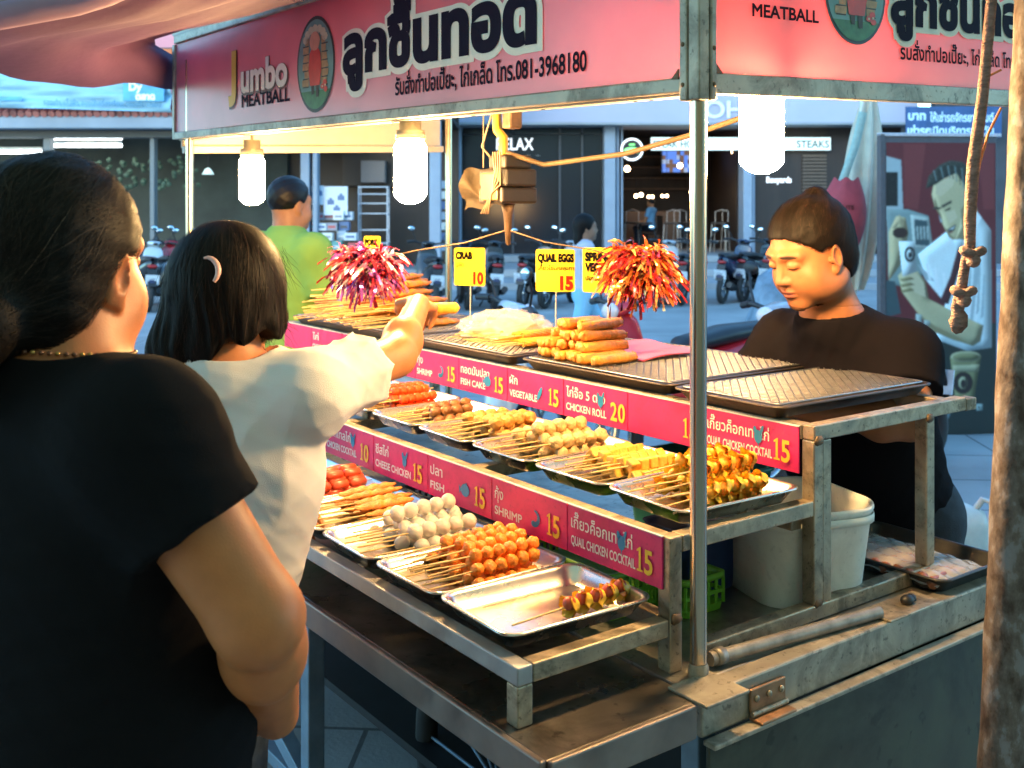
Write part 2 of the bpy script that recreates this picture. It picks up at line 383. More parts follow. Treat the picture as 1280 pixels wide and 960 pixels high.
# steak lightbox
sb = thing('lightbox_sign', 'long white lit sign box over the open bar, reading STEAK', 'sign', WF, (px26(924), 25.9, pz(186)))
m = MB().box(px26(813) - px26(924), px26(1036) - px26(924), -.06, .06, -.04, .27); part('box', m, mat('sign_face', (.85, .92, .88), .4, emit=(.75, .95, .88), es=.12), sb, bevel=.01)
m = MB().text('STEAK HOUSE', (px26(815) - px26(924), -.06, .02), (1, 0, 0), (0, 0, 1), .25, .006, width=1.35, off=.006); m.text('STEAKS', (px26(1034) - px26(924), -.06, .02), (1, 0, 0), (0, 0, 1), .25, .006, align='R', width=.8, off=.006)
part('lettering', m, mat('sign_ink', (.03, .09, .08), .5), sb)
nsn = thing('neon_sign', 'round sign with white ring and green neon script beside the bar entrance', 'sign', WF, (px26(788.5), 25.8, pz(187.5)))
m = MB().lathe([(0, -.05), (.25, -.05), (.25, .05), (0, .05)], 28, rot=(R(90), 0, 0)); part('disc', m, mat('black_disc', (.012, .012, .014), .4), nsn)
m = MB().tube([(.255 * math.cos(a), -.06, .255 * math.sin(a)) for a in np.linspace(0, 2 * math.pi, 33)[:-1]], .022, 8, closed=True); part('ring', m, mat('neon_white', (.9, .95, .95), .4, emit=(.85, .95, 1), es=.3), nsn)
m = MB(); m.poly([(-.2, -.02), (-.15, .03), (0, .06), (.14, .03), (.19, -.03), (.14, -.09), (0, -.05), (-.14, -.1)], (0, -.055, 0), (1, 0, 0), (0, 0, 1), .01); m.poly([(-.08, .1), (.08, .1), (.06, .14), (-.06, .14)], (0, -.055, 0), (1, 0, 0), (0, 0, 1), .01)
part('script', m, mat('neon_green', (.2, .8, .2), .4, emit=(.25, .9, .2), es=.2), nsn)
tv = thing('television', 'wide television showing a blue picture high in the bar', 'television', WF, (px26(848, 30), 30, pz(202, 30)))
part('case', MB().box(-.5, .5, 0, .06, -.33, .33), M_dark, tv, bevel=.01); m = MB(); g_ = random.Random(3)
for i in range(9):
    for j in range(5): m.box(-.47 + i * .1044, -.47 + (i + 1) * .1044, -.012 - .0005 * ((i + j) % 2), -.002, -.3 + j * .12, -.3 + (j + 1) * .12, g_.choice([0, 0, 1, 2]))
part('screen', m, [mat('screen_blue', (.05, .1, .4), .3, emit=(.07, .16, .5), es=.25), mat('screen_pale', (.3, .4, .6), .3, emit=(.3, .4, .6), es=.15), mat('screen_brown', (.1, .06, .05), .3, emit=(.12, .07, .05), es=.2)], tv)
for k, (x, y, Yb, r) in enumerate([(784, 211, 27, .075), (850, 207, 28, .07), (795, 245, 29, .05), (801.5, 243.5, 29, .055), (811, 246, 29, .04), (815.5, 246, 29, .04), (828, 245, 29, .04), (833.5, 245, 29, .04), (864, 240, 29, .05), (917, 190, 28, .06)]):
    where = ['glass door', 'television', 'left end of the bar', 'bar, second from its left end', 'middle of the bar, left of a pair', 'middle of the bar, right of a pair', 'bar, left of the pair near its right end', 'bar, right of the pair near its right end', 'right end of the bar', 'dark brown panel'][k]
    p = thing('pendant_lamp', 'small warm globe lamp hanging by the ' + where, 'lamp', WF, (px26(x, Yb), Yb, pz(y, Yb)), group='globe lamps in the bar')
    part('globe', MB().ell((0, 0, 0), (r, r, r), 12, 8), M_warm, p); part('cord', MB().cyl((0, 0, r), (0, 0, 3.62 - pz(y, Yb)), .008, 5), M_dark, p)
M_steel_far = mat('stool_steel', (.42, .36, .32), .4, metal=.6)
def stool(x, Yb, lab):
    s_ = thing('bar_stool', lab, 'stool', WF, (px26(x, Yb), Yb, .45), rz=random.uniform(-.5, .5), group='bar stools')
    part('seat', MB().box(-.2, .2, -.2, .2, .72, .77), M_brown, s_, bevel=.02)
    for a, b in ((-1, -1), (1, -1), (-1, 1), (1, 1)): part('leg', MB().cyl((a * .21, b * .21, 0), (a * .17, b * .17, .73), .016, 7), M_steel_far, s_)
    part('footrest', MB().tube([(-.2, -.2, .28), (.2, -.2, .28), (.2, .2, .28), (-.2, .2, .28)], .012, 6, closed=True, sm=False), M_steel_far, s_)
    part('backrest', MB().tube([(-.17, .17, .75), (-.17, .2, 1.05), (0, .21, 1.1), (.17, .2, 1.05), (.17, .17, .75)], .014, 7), M_steel_far, s_)
for x, Yb, lab in ((790, 28.6, 'steel bar stool left of the seated customer'), (840, 27.6, 'steel bar stool just right of the seated customer'), (853, 28.2, 'steel bar stool close to the cart pole, on its left'), (900, 27.5, 'steel bar stool close to the cart pole, on its right'), (913, 28.4, 'steel bar stool beside the grey wall pier')): stool(x, Yb, lab)
tb = thing('bar_table', 'small round dark table in front of the seated customer', 'table', WF, (px26(800, 28), 27.9, .45))
part('tabletop', MB().lathe([(0, .72), (.32, .72), (.33, .74), (.32, .76), (0, .76)], 24), M_brown, tb); part('leg', MB().cyl((0, 0, 0), (0, 0, .72), .03, 10), M_dark, tb); part('base', MB().lathe([(0, 0), (.22, 0), (.2, .03), (.03, .05)], 20), M_dark, tb)

# ---- shop full of souvenirs, left of the cafe
Ys = 22.; X_ = lambda x: px26(x, Ys); Z_ = lambda y: pz(y, Ys)
shop = thing('souvenir_shop', 'dark open shop full of boxed goods, left of the cafe', 'building', WF, (X_(470), Ys, 0))
def spt(name, m, mats, **k):
    o = part(name, m, mats, shop, **k); o.location = (-X_(470), -Ys, 0); return o
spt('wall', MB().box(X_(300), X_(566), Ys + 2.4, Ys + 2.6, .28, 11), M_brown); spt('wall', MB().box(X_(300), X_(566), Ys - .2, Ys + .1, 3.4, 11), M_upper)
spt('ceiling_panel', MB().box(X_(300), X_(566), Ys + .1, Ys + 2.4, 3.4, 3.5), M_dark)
for a, b in ((379, 390), (394, 400), (538, 552)): spt('pillar', MB().box(X_(a), X_(b), Ys - .3, Ys, .28, 3.4), M_pillar, bevel=.02)
spt('cabinet', MB().box(X_(410), X_(480), Ys + 1.9, Ys + 2.4, Z_(230), 3.3), M_brown, bevel=.01)
spt('shutter_box', MB().box(X_(437), X_(470), Ys + 1.6, Ys + 1.9, Z_(226), Z_(196)), mat('grey_case', (.16, .14, .14), .5), bevel=.02)
rk = thing('display_rack', 'pale metal display rack with shelves in the dark souvenir shop', 'rack', WF, (X_(462), Ys + .5, .28))
m = MB()
for x in (-.3, .31): m.box(x - .012, x + .012, -.012, .012, 0, Z_(232) - .28); m.box(x - .012, x + .012, .3, .324, 0, Z_(232) - .28)
part('upright', m, M_rail, rk)
for k, y in enumerate((233, 242, 254, 267, 288, 305)): part('shelf', MB().box(-.31, .32, -.01, .32, Z_(y) - .28 - .012, Z_(y) - .28 + .012), M_rail, rk)
GC = [(.62, .66, .7), (.35, .42, .5), (.5, .08, .08), (.1, .16, .3), (.7, .7, .66), (.12, .3, .28), (.08, .07, .07), (.3, .3, .34)]
gm = [mat('goods_%s' % n, c, .5) for n, c in zip(('white', 'grey', 'red', 'blue', 'cream', 'green', 'black', 'slate'), GC)]
cn = ('white', 'grey', 'red', 'blue', 'cream', 'green', 'black', 'slate')
poster1 = thing('product_poster', 'pale poster of product pictures, left of two in the souvenir shop', 'poster', WF, (X_(394), Ys - .05, Z_(244)))
poster2 = thing('product_poster', 'pale poster of product pictures, right of two in the souvenir shop', 'poster', WF, (X_(420), Ys - .05, Z_(251)))
for p, wd, ht in ((poster1, .19, .2), (poster2, .25, .3)):
    part('board', MB().box(-wd, wd, 0, .03, -ht, ht), gm[0], p); m = MB()
    for a, b in ((-.4, -.1), (.45, .2), (.1, -.6)): part('picture', MB().poly([(a * wd - .07, b * ht - .05), (a * wd + .07, b * ht - .05), (a * wd + .07, b * ht + .05), (a * wd + .03, b * ht + .05), (a * wd + .03, b * ht + .09), (a * wd - .03, b * ht + .09), (a * wd - .03, b * ht + .05), (a * wd - .07, b * ht + .05)], (0, -.001, 0), (1, 0, 0), (0, 0, 1), .002, 0, .003), gm[3], p)
g_ = random.Random(11); row = 0
ords = ('first', 'second', 'third', 'fourth', 'fifth', 'sixth', 'seventh')
for ri, (y, xs) in enumerate(((275, (388, 399, 411, 424, 434)), (288, (391, 404, 416, 430)), (300, (385, 397, 412, 427, 440)), (312, (390, 408, 425, 443)), (325, (388, 402, 420, 436)))):
    for k, x in enumerate(xs):
        c = g_.randrange(8); b = thing('goods_box', '%s goods box, %s from the left in the %s tier of the shop stack' % (cn[c], ords[k], ('top', 'second', 'third', 'fourth', 'lowest')[ri]), 'box', WF, (X_(x), Ys + g_.uniform(-.05, .3) - ri * .08, Z_(y)), group='boxed goods in the souvenir shop')
        wd = g_.uniform(.08, .13); ht = .2
        part('carton', MB().box(-wd, wd, -.12, .12, 0, ht * g_.uniform(.75, 1)), gm[c], b, bevel=.006); part('label', MB().box(-wd * .7, wd * .7, -.125, -.1205, .05, .1), gm[(c + 3) % 8], b)
m = MB().box(X_(378), X_(446), Ys - .45, Ys + .6, .28, Z_(326)); spt('plinth', m, M_dark)
pt = MB()
for k in range(7): pt.box(X_(540), X_(558), Ys + .4, Ys + .43, Z_(235) - k * .22, Z_(235) - k * .22 + .16, k % 3)
solo('postcard_board', pt, [gm[1], gm[4], gm[3]], 'tall board of pale cards between the shop and the massage window', 'board', kind='thing')

# ---- tiled restaurant at the left
Yr = 20.; X_ = lambda x: px26(x, Yr); Z_ = lambda y: pz(y, Yr)
M_pinkwall = mat('faded_pink_wall', (.55, .24, .28), .8, var=.12, nscale=1)
rest = thing('tiled_restaurant', 'open restaurant with tiled eave, pink upper wall and fluorescent light', 'building', WF, (X_(100), Yr, 0))
def rpt(name, m, mats, **k):
    o = part(name, m, mats, rest, **k); o.location = (-X_(100), -Yr, 0); return o
rpt('upper_wall', MB().box(X_(-300), X_(300), Yr, Yr + .2, Z_(140), 10), M_pinkwall)
fr = rpt('window', MB().box(X_(34), X_(92), Yr - .06, Yr - .002, Z_(90), 7), M_upper); m = MB().box(X_(178), X_(232), Yr - .06, Yr - .002, Z_(86), Z_(60)); rpt('window', m, M_upper)
rpt('window_pane', MB().box(X_(184), X_(196), Yr - .07, Yr - .062, Z_(80), Z_(72)), M_white)
rpt('orange_sunshade', MB().box(X_(190), X_(225), Yr - .5, Yr - .1, Z_(82), Z_(66)), mat('orange_sheet', (.55, .13, .03), .6))
m = MB(); n = 46
for k in range(n):
    x0 = X_(-120) + k * (X_(300) - X_(-120)) / n; wd = (X_(300) - X_(-120)) / n
    for row in range(3):
        zz = Z_(147) + row * .14; yy = Yr - .75 + row * .25
        m.tube([(x0 + wd / 2, yy, zz), (x0 + wd / 2, yy + .32, zz + .17)], wd * .47, 8)
rpt('roof_tiles', m, mat('clay_tile', (.28, .10, .085), .75, var=.5, nscale=3))
rpt('eave_beam', MB().box(X_(-200), X_(300), Yr - .7, Yr + .1, Z_(164), Z_(148)), mat('grey_beam', (.21, .26, .32), .65, var=.15, nscale=1), bevel=.02)
rpt('lower_beam', MB().box(X_(-200), X_(300), Yr - .3, Yr + .1, Z_(173), Z_(164.5)), mat('dark_beam', (.06, .07, .075), .7))
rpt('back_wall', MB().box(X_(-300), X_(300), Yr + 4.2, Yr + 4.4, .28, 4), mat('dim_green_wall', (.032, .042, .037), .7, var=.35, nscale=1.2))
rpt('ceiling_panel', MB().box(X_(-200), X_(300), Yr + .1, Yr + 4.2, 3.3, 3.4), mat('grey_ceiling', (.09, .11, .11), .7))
for a, b in ((192, 197), (60, 68)): rpt('post', MB().box(X_(a), X_(b), Yr - .2, Yr, .28, 3.2), mat('grey_post', (.14, .16, .17), .6))
m = MB()
g_ = random.Random(5)
for k in range(70):
    x, z = X_(g_.uniform(100, 225)), Z_(g_.uniform(195, 235)); m.ell((x, Yr + g_.uniform(.5, 1.2), z), (.06, .03, .05), 6, 4, rot=(0, g_.uniform(0, 3), 0))
rpt('creeper', m, mat('dusty_leaves', (.05, .085, .05), .6))
for k, (x0, x1, y, Yb) in enumerate(((65, 152, 173, 20.6), (62, 152, 182, 20.2), (-40, 52, 190, 20.4), (242, 305, 187, 20.3))):
    p = thing('fluorescent_lamp', ('upper of two fluorescent tubes under the tiled eave', 'lower of two fluorescent tubes under the tiled eave', 'fluorescent tube at the left edge, just above the black hair', 'fluorescent tube beside the left cart pole')[k], 'lamp', WF, (px26((x0 + x1) / 2, Yb), Yb, pz(y, Yb)), group='fluorescent tubes in the restaurant')
    L_ = (x1 - x0) / 2 / 1318 * Yb; part('tube', MB().cyl((-L_, 0, 0), (L_, 0, 0), .03, 10), M_tube, p); part('batten', MB().box(-L_, L_, -.04, .04, .035, .09), M_white, p)
p = thing('pendant_lamp', 'white enamel pendant shade beside the left cart pole', 'lamp', WF, (px26(260, 20.8), 20.8, pz(218, 20.8)))
part('lamp_shade', MB().lathe([(.02, .13), (.06, .1), (.12, 0), (.115, 0), (.05, .09)], 20), mat('pale_enamel', (.6, .75, .7), .4, emit=(.6, .8, .75), es=.1), p); part('cord', MB().cyl((0, 0, .13), (0, 0, .95), .008, 5), M_dark, p)
# blue-white banner with creases
bn = thing('banner', 'pale blue creased cloth banner with Thai script over the tiled eave', 'banner', WF, (X_(100), Yr - .85, 0))
def bsurf(a, b):
    x = X_(-40) + a * (X_(232) - X_(-40)); z = Z_(138 + 4 * a) + b * (Z_(91) - Z_(138)) - a * .05
    return (x - X_(100), .05 * math.sin(b * 13 + a * 9) + .03 * math.sin(b * 29 - a * 17), z)
part('cloth', MB().grid(bsurf, 60, 14), mat('banner_cloth', (.24, .46, .60), .7, var=.1, nscale=2), bn)
m = MB().text('สี, เฟรม, อุปกรณ์เขียนภาพ', (X_(82) - X_(100), -.1, Z_(105)), (1, 0, -.02), (0, 0, 1), .17, .004, width=X_(180) - X_(82)); m.text('รองเท้า, เสื้อผ้า, ของใช้เครื่องเรือน, รองเท้า, รถเข็น', (X_(82) - X_(100), -.1, Z_(137)), (1, 0, -.02), (0, 0, 1), .13, .003, width=X_(222) - X_(82))
part('lettering', m, mat('banner_ink', (.04, .2, .34), .6), bn)
m = MB().box(X_(177) - X_(100), X_(226) - X_(100), -.11, -.1, Z_(133), Z_(104)); part('printed_block', m, mat('banner_blue', (.06, .3, .52), .6, var=.3, nscale=4), bn)
m = MB().text('Dy', (X_(184) - X_(100), -.115, Z_(120)), (1, 0, 0), (0, 0, 1), .2, .01); m.text('ตลาด', (X_(192) - X_(100), -.115, Z_(131)), (1, 0, 0), (0, 0, 1), .16, .01); part('lettering', m, M_white, bn)
part('printed_block', MB().box(X_(-40) - X_(100), X_(57) - X_(100), -.11, -.1, Z_(132.5), Z_(127.5)), mat('banner_blue', ()), bn)
# dark blue banner at the right
b2 = thing('banner', 'dark blue banner with white Thai lettering above the coffee poster', 'banner', WF, (px26(1190, 24), 24, pz(153, 24)))
part('cloth', MB().box(px26(1132, 24) - px26(1190, 24), px26(1252, 24) - px26(1190, 24), 0, .02, -.34, .36), mat('navy_cloth', (.03, .08, .2), .7, var=.3, nscale=3), b2)
m = MB().text('บาท', (-1.0, -.002, .06), (1, 0, 0), (0, 0, 1), .26, .012); m.text('เช่ารถ', (-1.02, -.002, -.27), (1, 0, 0), (0, 0, 1), .24, .012); m.text('ให้เช่ารถจักรยานยนต์', (-.5, -.002, .02), (1, 0, 0), (0, 0, 1), .26, .008, width=1.45); m.text('เปิดบริการทุกวัน', (-.5, -.002, -.27), (1, 0, 0), (0, 0, 1), .24, .008, width=1.45)
part('lettering', m, mat('pale_ink', (.55, .72, .82), .6), b2)
# wall behind the poster on the far right
rw = thing('side_building', 'plain dark building front beyond the coffee poster', 'building', WF, (14, 24.5, 0)); part('wall', MB().box(-4, 30, 0, .3, 0, 3.9), M_upper, rw); part('wall', MB().box(-4, 30, .4, .7, 3.9, 11), M_upper, rw)

# added out of view: shop-house row blocks sky, orange tarpaulin blocks and warms it
nb_ = thing('added_sky_block_row', 'unseen row of plain shop-houses added behind the camera to block sky light', 'building', WF, (0, -7, 0))
part('wall', MB().box(-12, 30, -.6, 0, 0, 9), mat('ochre_wall', (.62, .48, .33), .8, var=.2, nscale=.6), nb_)
def light_filter_mat():
    m = bpy.data.materials.new('orange_light_filter'); m.use_nodes = True; t = m.node_tree; b = t.nodes['Principled BSDF']; out = t.nodes['Material Output']
    nz = t.nodes.new('ShaderNodeTexNoise'); nz.inputs['Scale'].default_value = 1.5; cr = t.nodes.new('ShaderNodeValToRGB'); cr.color_ramp.elements[0].color = (.92, .55, .24, 1); cr.color_ramp.elements[1].color = (.96, .64, .30, 1)
    t.links.new(nz.outputs['Fac'], cr.inputs[0]); t.links.new(cr.outputs[0], b.inputs['Base Color']); tr = t.nodes.new('ShaderNodeBsdfTranslucent'); t.links.new(cr.outputs[0], tr.inputs[0])
    mx = t.nodes.new('ShaderNodeMixShader'); mx.inputs[0].default_value = .85; t.links.new(b.outputs[0], mx.inputs[1]); t.links.new(tr.outputs[0], mx.inputs[2]); t.links.new(mx.outputs[0], out.inputs[0]); return m
tp = thing('added_light_tarp', 'unseen orange tarpaulin added overhead to block the sky and warm the light', 'tarpaulin', WF, (0, -2.5, 0))
part('sheet', MB().grid(lambda a, b: (-6 + 15.6 * a, -5.4 + 10.4 * b, 2.98 + .12 * (1 - b) - .08 * math.sin(math.pi * a * 3) ** 2), 24, 12), light_filter_mat(), tp)
for x, y in ((9.5, 4.9), (-5.9, -5.3), (-5.9, 4.9), (9.5, -5.3)): part('post', MB().cyl((x, y, 0), (x, y, 2.95), .025, 10), M_rail, tp)

# ================================================= THE FOOD CART (cart frame: x = depth away from the customers, y = along the front, z up)
M_steel = mat('worn_stainless', (.42, .40, .36), .38, metal=.9, grime=.5, gs=6, var=.18, nscale=6, bump=.08, bscale=140, rvar=.14)
M_tube_s = mat('square_tube_steel', (.44, .36, .26), .5, metal=.75, grime=.6, gs=14, var=.3, nscale=14, bump=.2, bscale=90, rvar=.18)
M_pole = mat('polished_pole', (.58, .50, .39), .2, metal=1., var=.08, nscale=10, stretch=(1, 1, .05), rvar=.06)
M_alu = mat('dull_aluminium', (.42, .37, .30), .5, metal=.4, grime=.55, gs=9, var=.25, nscale=9, rvar=.1)
M_green = mat('dark_green_panel', (.055, .062, .045), .38, metal=.25, grime=.6, gs=3, var=.5, nscale=5, bump=.1, bscale=30, rvar=.14)
M_black = mat('black_paint', (.012, .012, .013), .5, var=.4, nscale=8)
M_blueleg = mat('blue_grey_steel', (.16, .24, .33), .5, metal=.3, var=.25, nscale=12)
M_shelf = mat('greasy_steel_shelf', (.20, .175, .155), .36, metal=.85, grime=.6, gs=5, var=.35, nscale=5, bump=.15, bscale=40, rvar=.15)
M_cream = mat('cream_sheet', (.55, .50, .40), .55, var=.05)
M_screw = mat('rusty_screw', (.16, .10, .06), .6, metal=.5, var=.3, nscale=60)
M_ink = mat('navy_ink', (.012, .009, .026), .8, var=.1, spec=.15)
M_inkw = mat('cream_ink', (.88, .83, .73), .8, var=.04)
M_inky = mat('yellow_ink', (.78, .46, .03), .5, var=.05)
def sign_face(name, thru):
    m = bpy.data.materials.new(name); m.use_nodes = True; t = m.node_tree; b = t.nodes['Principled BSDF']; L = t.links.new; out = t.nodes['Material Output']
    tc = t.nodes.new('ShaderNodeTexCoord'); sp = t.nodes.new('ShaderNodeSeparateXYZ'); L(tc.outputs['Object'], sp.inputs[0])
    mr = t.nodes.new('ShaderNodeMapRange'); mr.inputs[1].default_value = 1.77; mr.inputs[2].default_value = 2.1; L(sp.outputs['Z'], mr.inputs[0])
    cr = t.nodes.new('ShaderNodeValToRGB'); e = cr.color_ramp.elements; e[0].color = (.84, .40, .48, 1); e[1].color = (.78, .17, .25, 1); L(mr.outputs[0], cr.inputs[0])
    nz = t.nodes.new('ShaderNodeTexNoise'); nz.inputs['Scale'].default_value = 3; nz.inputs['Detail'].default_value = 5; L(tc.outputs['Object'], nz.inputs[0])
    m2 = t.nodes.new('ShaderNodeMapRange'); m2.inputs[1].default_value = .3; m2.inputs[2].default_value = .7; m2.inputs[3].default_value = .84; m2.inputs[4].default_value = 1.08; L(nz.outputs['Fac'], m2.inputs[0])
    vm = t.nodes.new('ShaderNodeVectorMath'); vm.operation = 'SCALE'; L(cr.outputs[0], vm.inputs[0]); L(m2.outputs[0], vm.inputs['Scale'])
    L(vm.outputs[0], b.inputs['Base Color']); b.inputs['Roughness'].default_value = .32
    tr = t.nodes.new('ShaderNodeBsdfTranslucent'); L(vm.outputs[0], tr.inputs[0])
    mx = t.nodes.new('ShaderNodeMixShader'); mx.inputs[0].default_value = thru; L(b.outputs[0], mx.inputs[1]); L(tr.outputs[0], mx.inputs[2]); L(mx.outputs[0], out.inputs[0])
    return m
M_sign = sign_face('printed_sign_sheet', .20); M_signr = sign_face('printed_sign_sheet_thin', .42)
cart = thing('food_cart', 'steel street food cart with pink printed sign boards round its roof', 'food cart', SF)
def cp(name, m, mats, bevel=0., parent=None, **k): return part(name, m, mats, parent or cart, bevel, **k)
LEN = 2.46
# --- counter, shelf and body
cp('counter_top', MB().box(-.05, .83, -.015, LEN, .772, .80), M_steel, .004)
cp('counter_edge', MB().box(-.05, .84, -.055, -.017, .735, .803), M_alu, .004)
cp('flange', MB().box(-.05, .84, -.082, -.057, .727, .735), M_alu, .002)
cp('side_panel', MB().box(-.045, .83, -.066, -.058, .10, .725), M_green, .002)
cp('front_panel', MB().box(.30, .31, -.05, LEN, .10, .77), M_black)
cp('floor_panel', MB().box(.0, .83, -.05, LEN, .30, .32), M_black)
cp('rear_panel', MB().box(.82, .83, -.05, LEN, .10, .77), M_green)
cp('front_shelf', MB().box(-.36, -.056, -.062, LEN, .788, .80), M_shelf, .003)
cp('shelf_lip', MB().box(-.372, -.361, -.064, LEN, .755, .803), mat('shelf_lip_steel', (.24, .2, .18), .45, metal=.8, var=.3, nscale=9, rvar=.15), .003)
cp('shelf_lip', MB().box(-.360, -.08, -.074, -.063, .752, .803), mat('shelf_lip_steel', ()), .003)
cp('shelf_brace', MB().bar((-.33, .36, .776), (-.06, .36, .776), .025), M_tube_s, .002)
cp('corner_plate', MB().box(-.075, .02, -.09, -.005, .800, .806), M_alu, .002)
for y in (.95, 1.9): 
    cp('leg', MB().box(-.24, -.2, y - .02, y + .02, 0, .755), M_blueleg, .003)
    cp('brace', MB().bar((-.22, y + .03, .28), (-.22, y + .62, .50), .035), M_blueleg, .002)
cp('rail', MB().bar((-.22, .5, .26), (-.22, 2.4, .26), .03), M_blueleg, .002)
cp('leg', MB().box(.0, .04, .0, .04, 0, .77), M_blueleg, .003)
for (vx, uy) in ((.05, .62), (.75, .62)):
    m = MB().tube([(vx, uy + .29 * math.cos(a), .33 + .29 * math.sin(a)) for a in np.linspace(0, 2 * math.pi, 41)[:-1]], .026, 10, closed=True)
    wl = cp('wheel', m, mat('tyre_rubber', (.02, .02, .02), .7)); s_ = MB()
    for k in range(14): a = k * math.pi / 7; s_.cyl((vx, uy, .33), (vx, uy + .27 * math.cos(a), .33 + .27 * math.sin(a)), .004, 5)
    s_.cyl((vx - .04, uy, .33), (vx + .04, uy, .33), .03, 12); part('spokes', s_, M_blueleg, wl)
# hinge on the side edge, plates in the gutter
hg = cp('hinge', MB().box(.055, .14, -.062, -.056, .748, .785).box(.055, .14, -.085, -.057, .7355, .741), mat('copper_hinge', (.36, .2, .11), .45, metal=.8, var=.35, nscale=40, rvar=.15), .002)
m = MB()
for v in (.068, .098, .128):
    m.ell((v, -.063, .768), (.006, .003, .006), 10, 6)
m.cyl((.055, -.064, .746), (.14, -.064, .746), .0045, 10); part('rivets', m, M_tube_s, hg)
cpl = cp('cover_plate', MB().box(.43, .60, -.062, .005, .8035, .8085), M_tube_s, .002); part('knob', MB().ell((.53, -.03, .815), (.016, .012, .01), 12, 8).ell((.55, -.025, .813), (.01, .01, .008), 10, 6), M_black, cpl)
# --- poles and roof
for (v, u, z0, z1) in ((.0, .0, .80, 1.77), (.0, 2.36, .0, 2.06), (1.05, 2.36, .0, 2.1), (1.05, .0, .0, 2.0)):
    cp('pole', MB().cyl((v, u, z0), (v, u, z1), .0138, 20), M_pole)
cp('pole_socket', MB().lathe([(.0165, .80), (.0165, .815), (.0145, .822)], 20), M_alu)
def sh(m):   # the roof sits a little out of true: it rises away from the near corner
    m.v = [(x, y, z + .0224 * y + .036 * x) for x, y, z in m.v]; return m
zb, zt = 1.765, 2.07
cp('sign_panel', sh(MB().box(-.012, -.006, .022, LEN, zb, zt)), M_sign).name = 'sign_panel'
front = bpy.data.objects['sign_panel']
cp('sign_frame', sh(MB().box(-.02, -.003, .0205, LEN, zb - .026, zb - .001)), M_alu, .003)
cp('sign_frame', sh(MB().box(-.02, -.003, LEN + .001, LEN + .022, zb - .026, zt)), M_alu, .003)
cp('sign_frame', sh(MB().box(-.022, -.003, .0205, LEN, zt + .001, zt + .03)), M_alu, .003)
fl = cp('sign_flange', sh(MB().box(-.002, .035, .03, LEN, zb - .030, zb - .024)), M_cream)
m = MB()
for u in (.12, .16, .42, .66, 1.0, 1.4): m.cyl((.012, u, zb - .0305), (.012, u, zb - .0318), .004, 8)
part('screw_holes', sh(m), M_black, fl)
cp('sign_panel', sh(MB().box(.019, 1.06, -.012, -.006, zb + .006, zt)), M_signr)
cp('sign_frame', sh(MB().box(.0185, 1.06, -.02, -.003, zb - .03, zb + .005)), M_alu, .003)
cp('sign_frame', sh(MB().box(1.061, 1.08, -.02, -.003, zb - .03, zt)), M_alu, .003)
cp('sign_frame', sh(MB().box(.0185, 1.06, -.02, -.003, zt + .001, zt + .03)), M_alu, .003)
cp('end_panel', sh(MB().box(-.0, 1.06, LEN - .02, LEN - .012, zb - .055, zt)), M_cream)
cp('end_rail', sh(MB().box(-.0, 1.06, LEN - .05, LEN - .021, zb - .075, zb - .05)), M_cream, .003)
cp('rear_beam', sh(MB().box(1.04, 1.07, .0, LEN, 1.95, 2.07)), M_cream, .003)
cp('roof', sh(MB().box(-.02, 1.08, -.02, LEN + .02, zt + .031, zt + .045)), M_cream)
cp('roof_beam', sh(MB().box(.36, .39, .0, LEN, zt - .03, zt + .0305)), M_cream, .003)
# corner posts with screws
c1 = cp('corner_post', sh(MB().box(-.024, .002, .003, .020, zb - .04, zt + .03)), M_alu, .003)
c2 = cp('corner_post', sh(MB().box(.004, .018, -.024, .0, zb - .04, zt + .03)), M_alu, .003)
c3 = cp('corner_bead', sh(MB().box(-.022, .003, -.022, .002, zb - .04, zt + .03)), M_alu, .003)
m = MB()
for z in (1.75, 1.815, 1.9): m.ell((-.0245, .0115, z), (.002, .004, .004), 10, 6)
part('screw', m, M_screw, c1); m = MB()
for z in (1.75, 1.808, 1.89): m.ell((.011, -.0245, z), (.004, .002, .004), 10, 6)
part('screw', m, M_screw, c2)
cp('corner_bracket', sh(MB().poly([(0, 0), (.016, 0), (0, .016)], (-.0215, .0215, zb - .004), (0, 1, 0), (0, 0, 1), .003)), M_screw)
cp('corner_bracket', sh(MB().poly([(0, 0), (.016, 0), (0, .016)], (.0195, -.0215, zb + .003), (1, 0, 0), (0, 0, 1), .003)), M_screw)
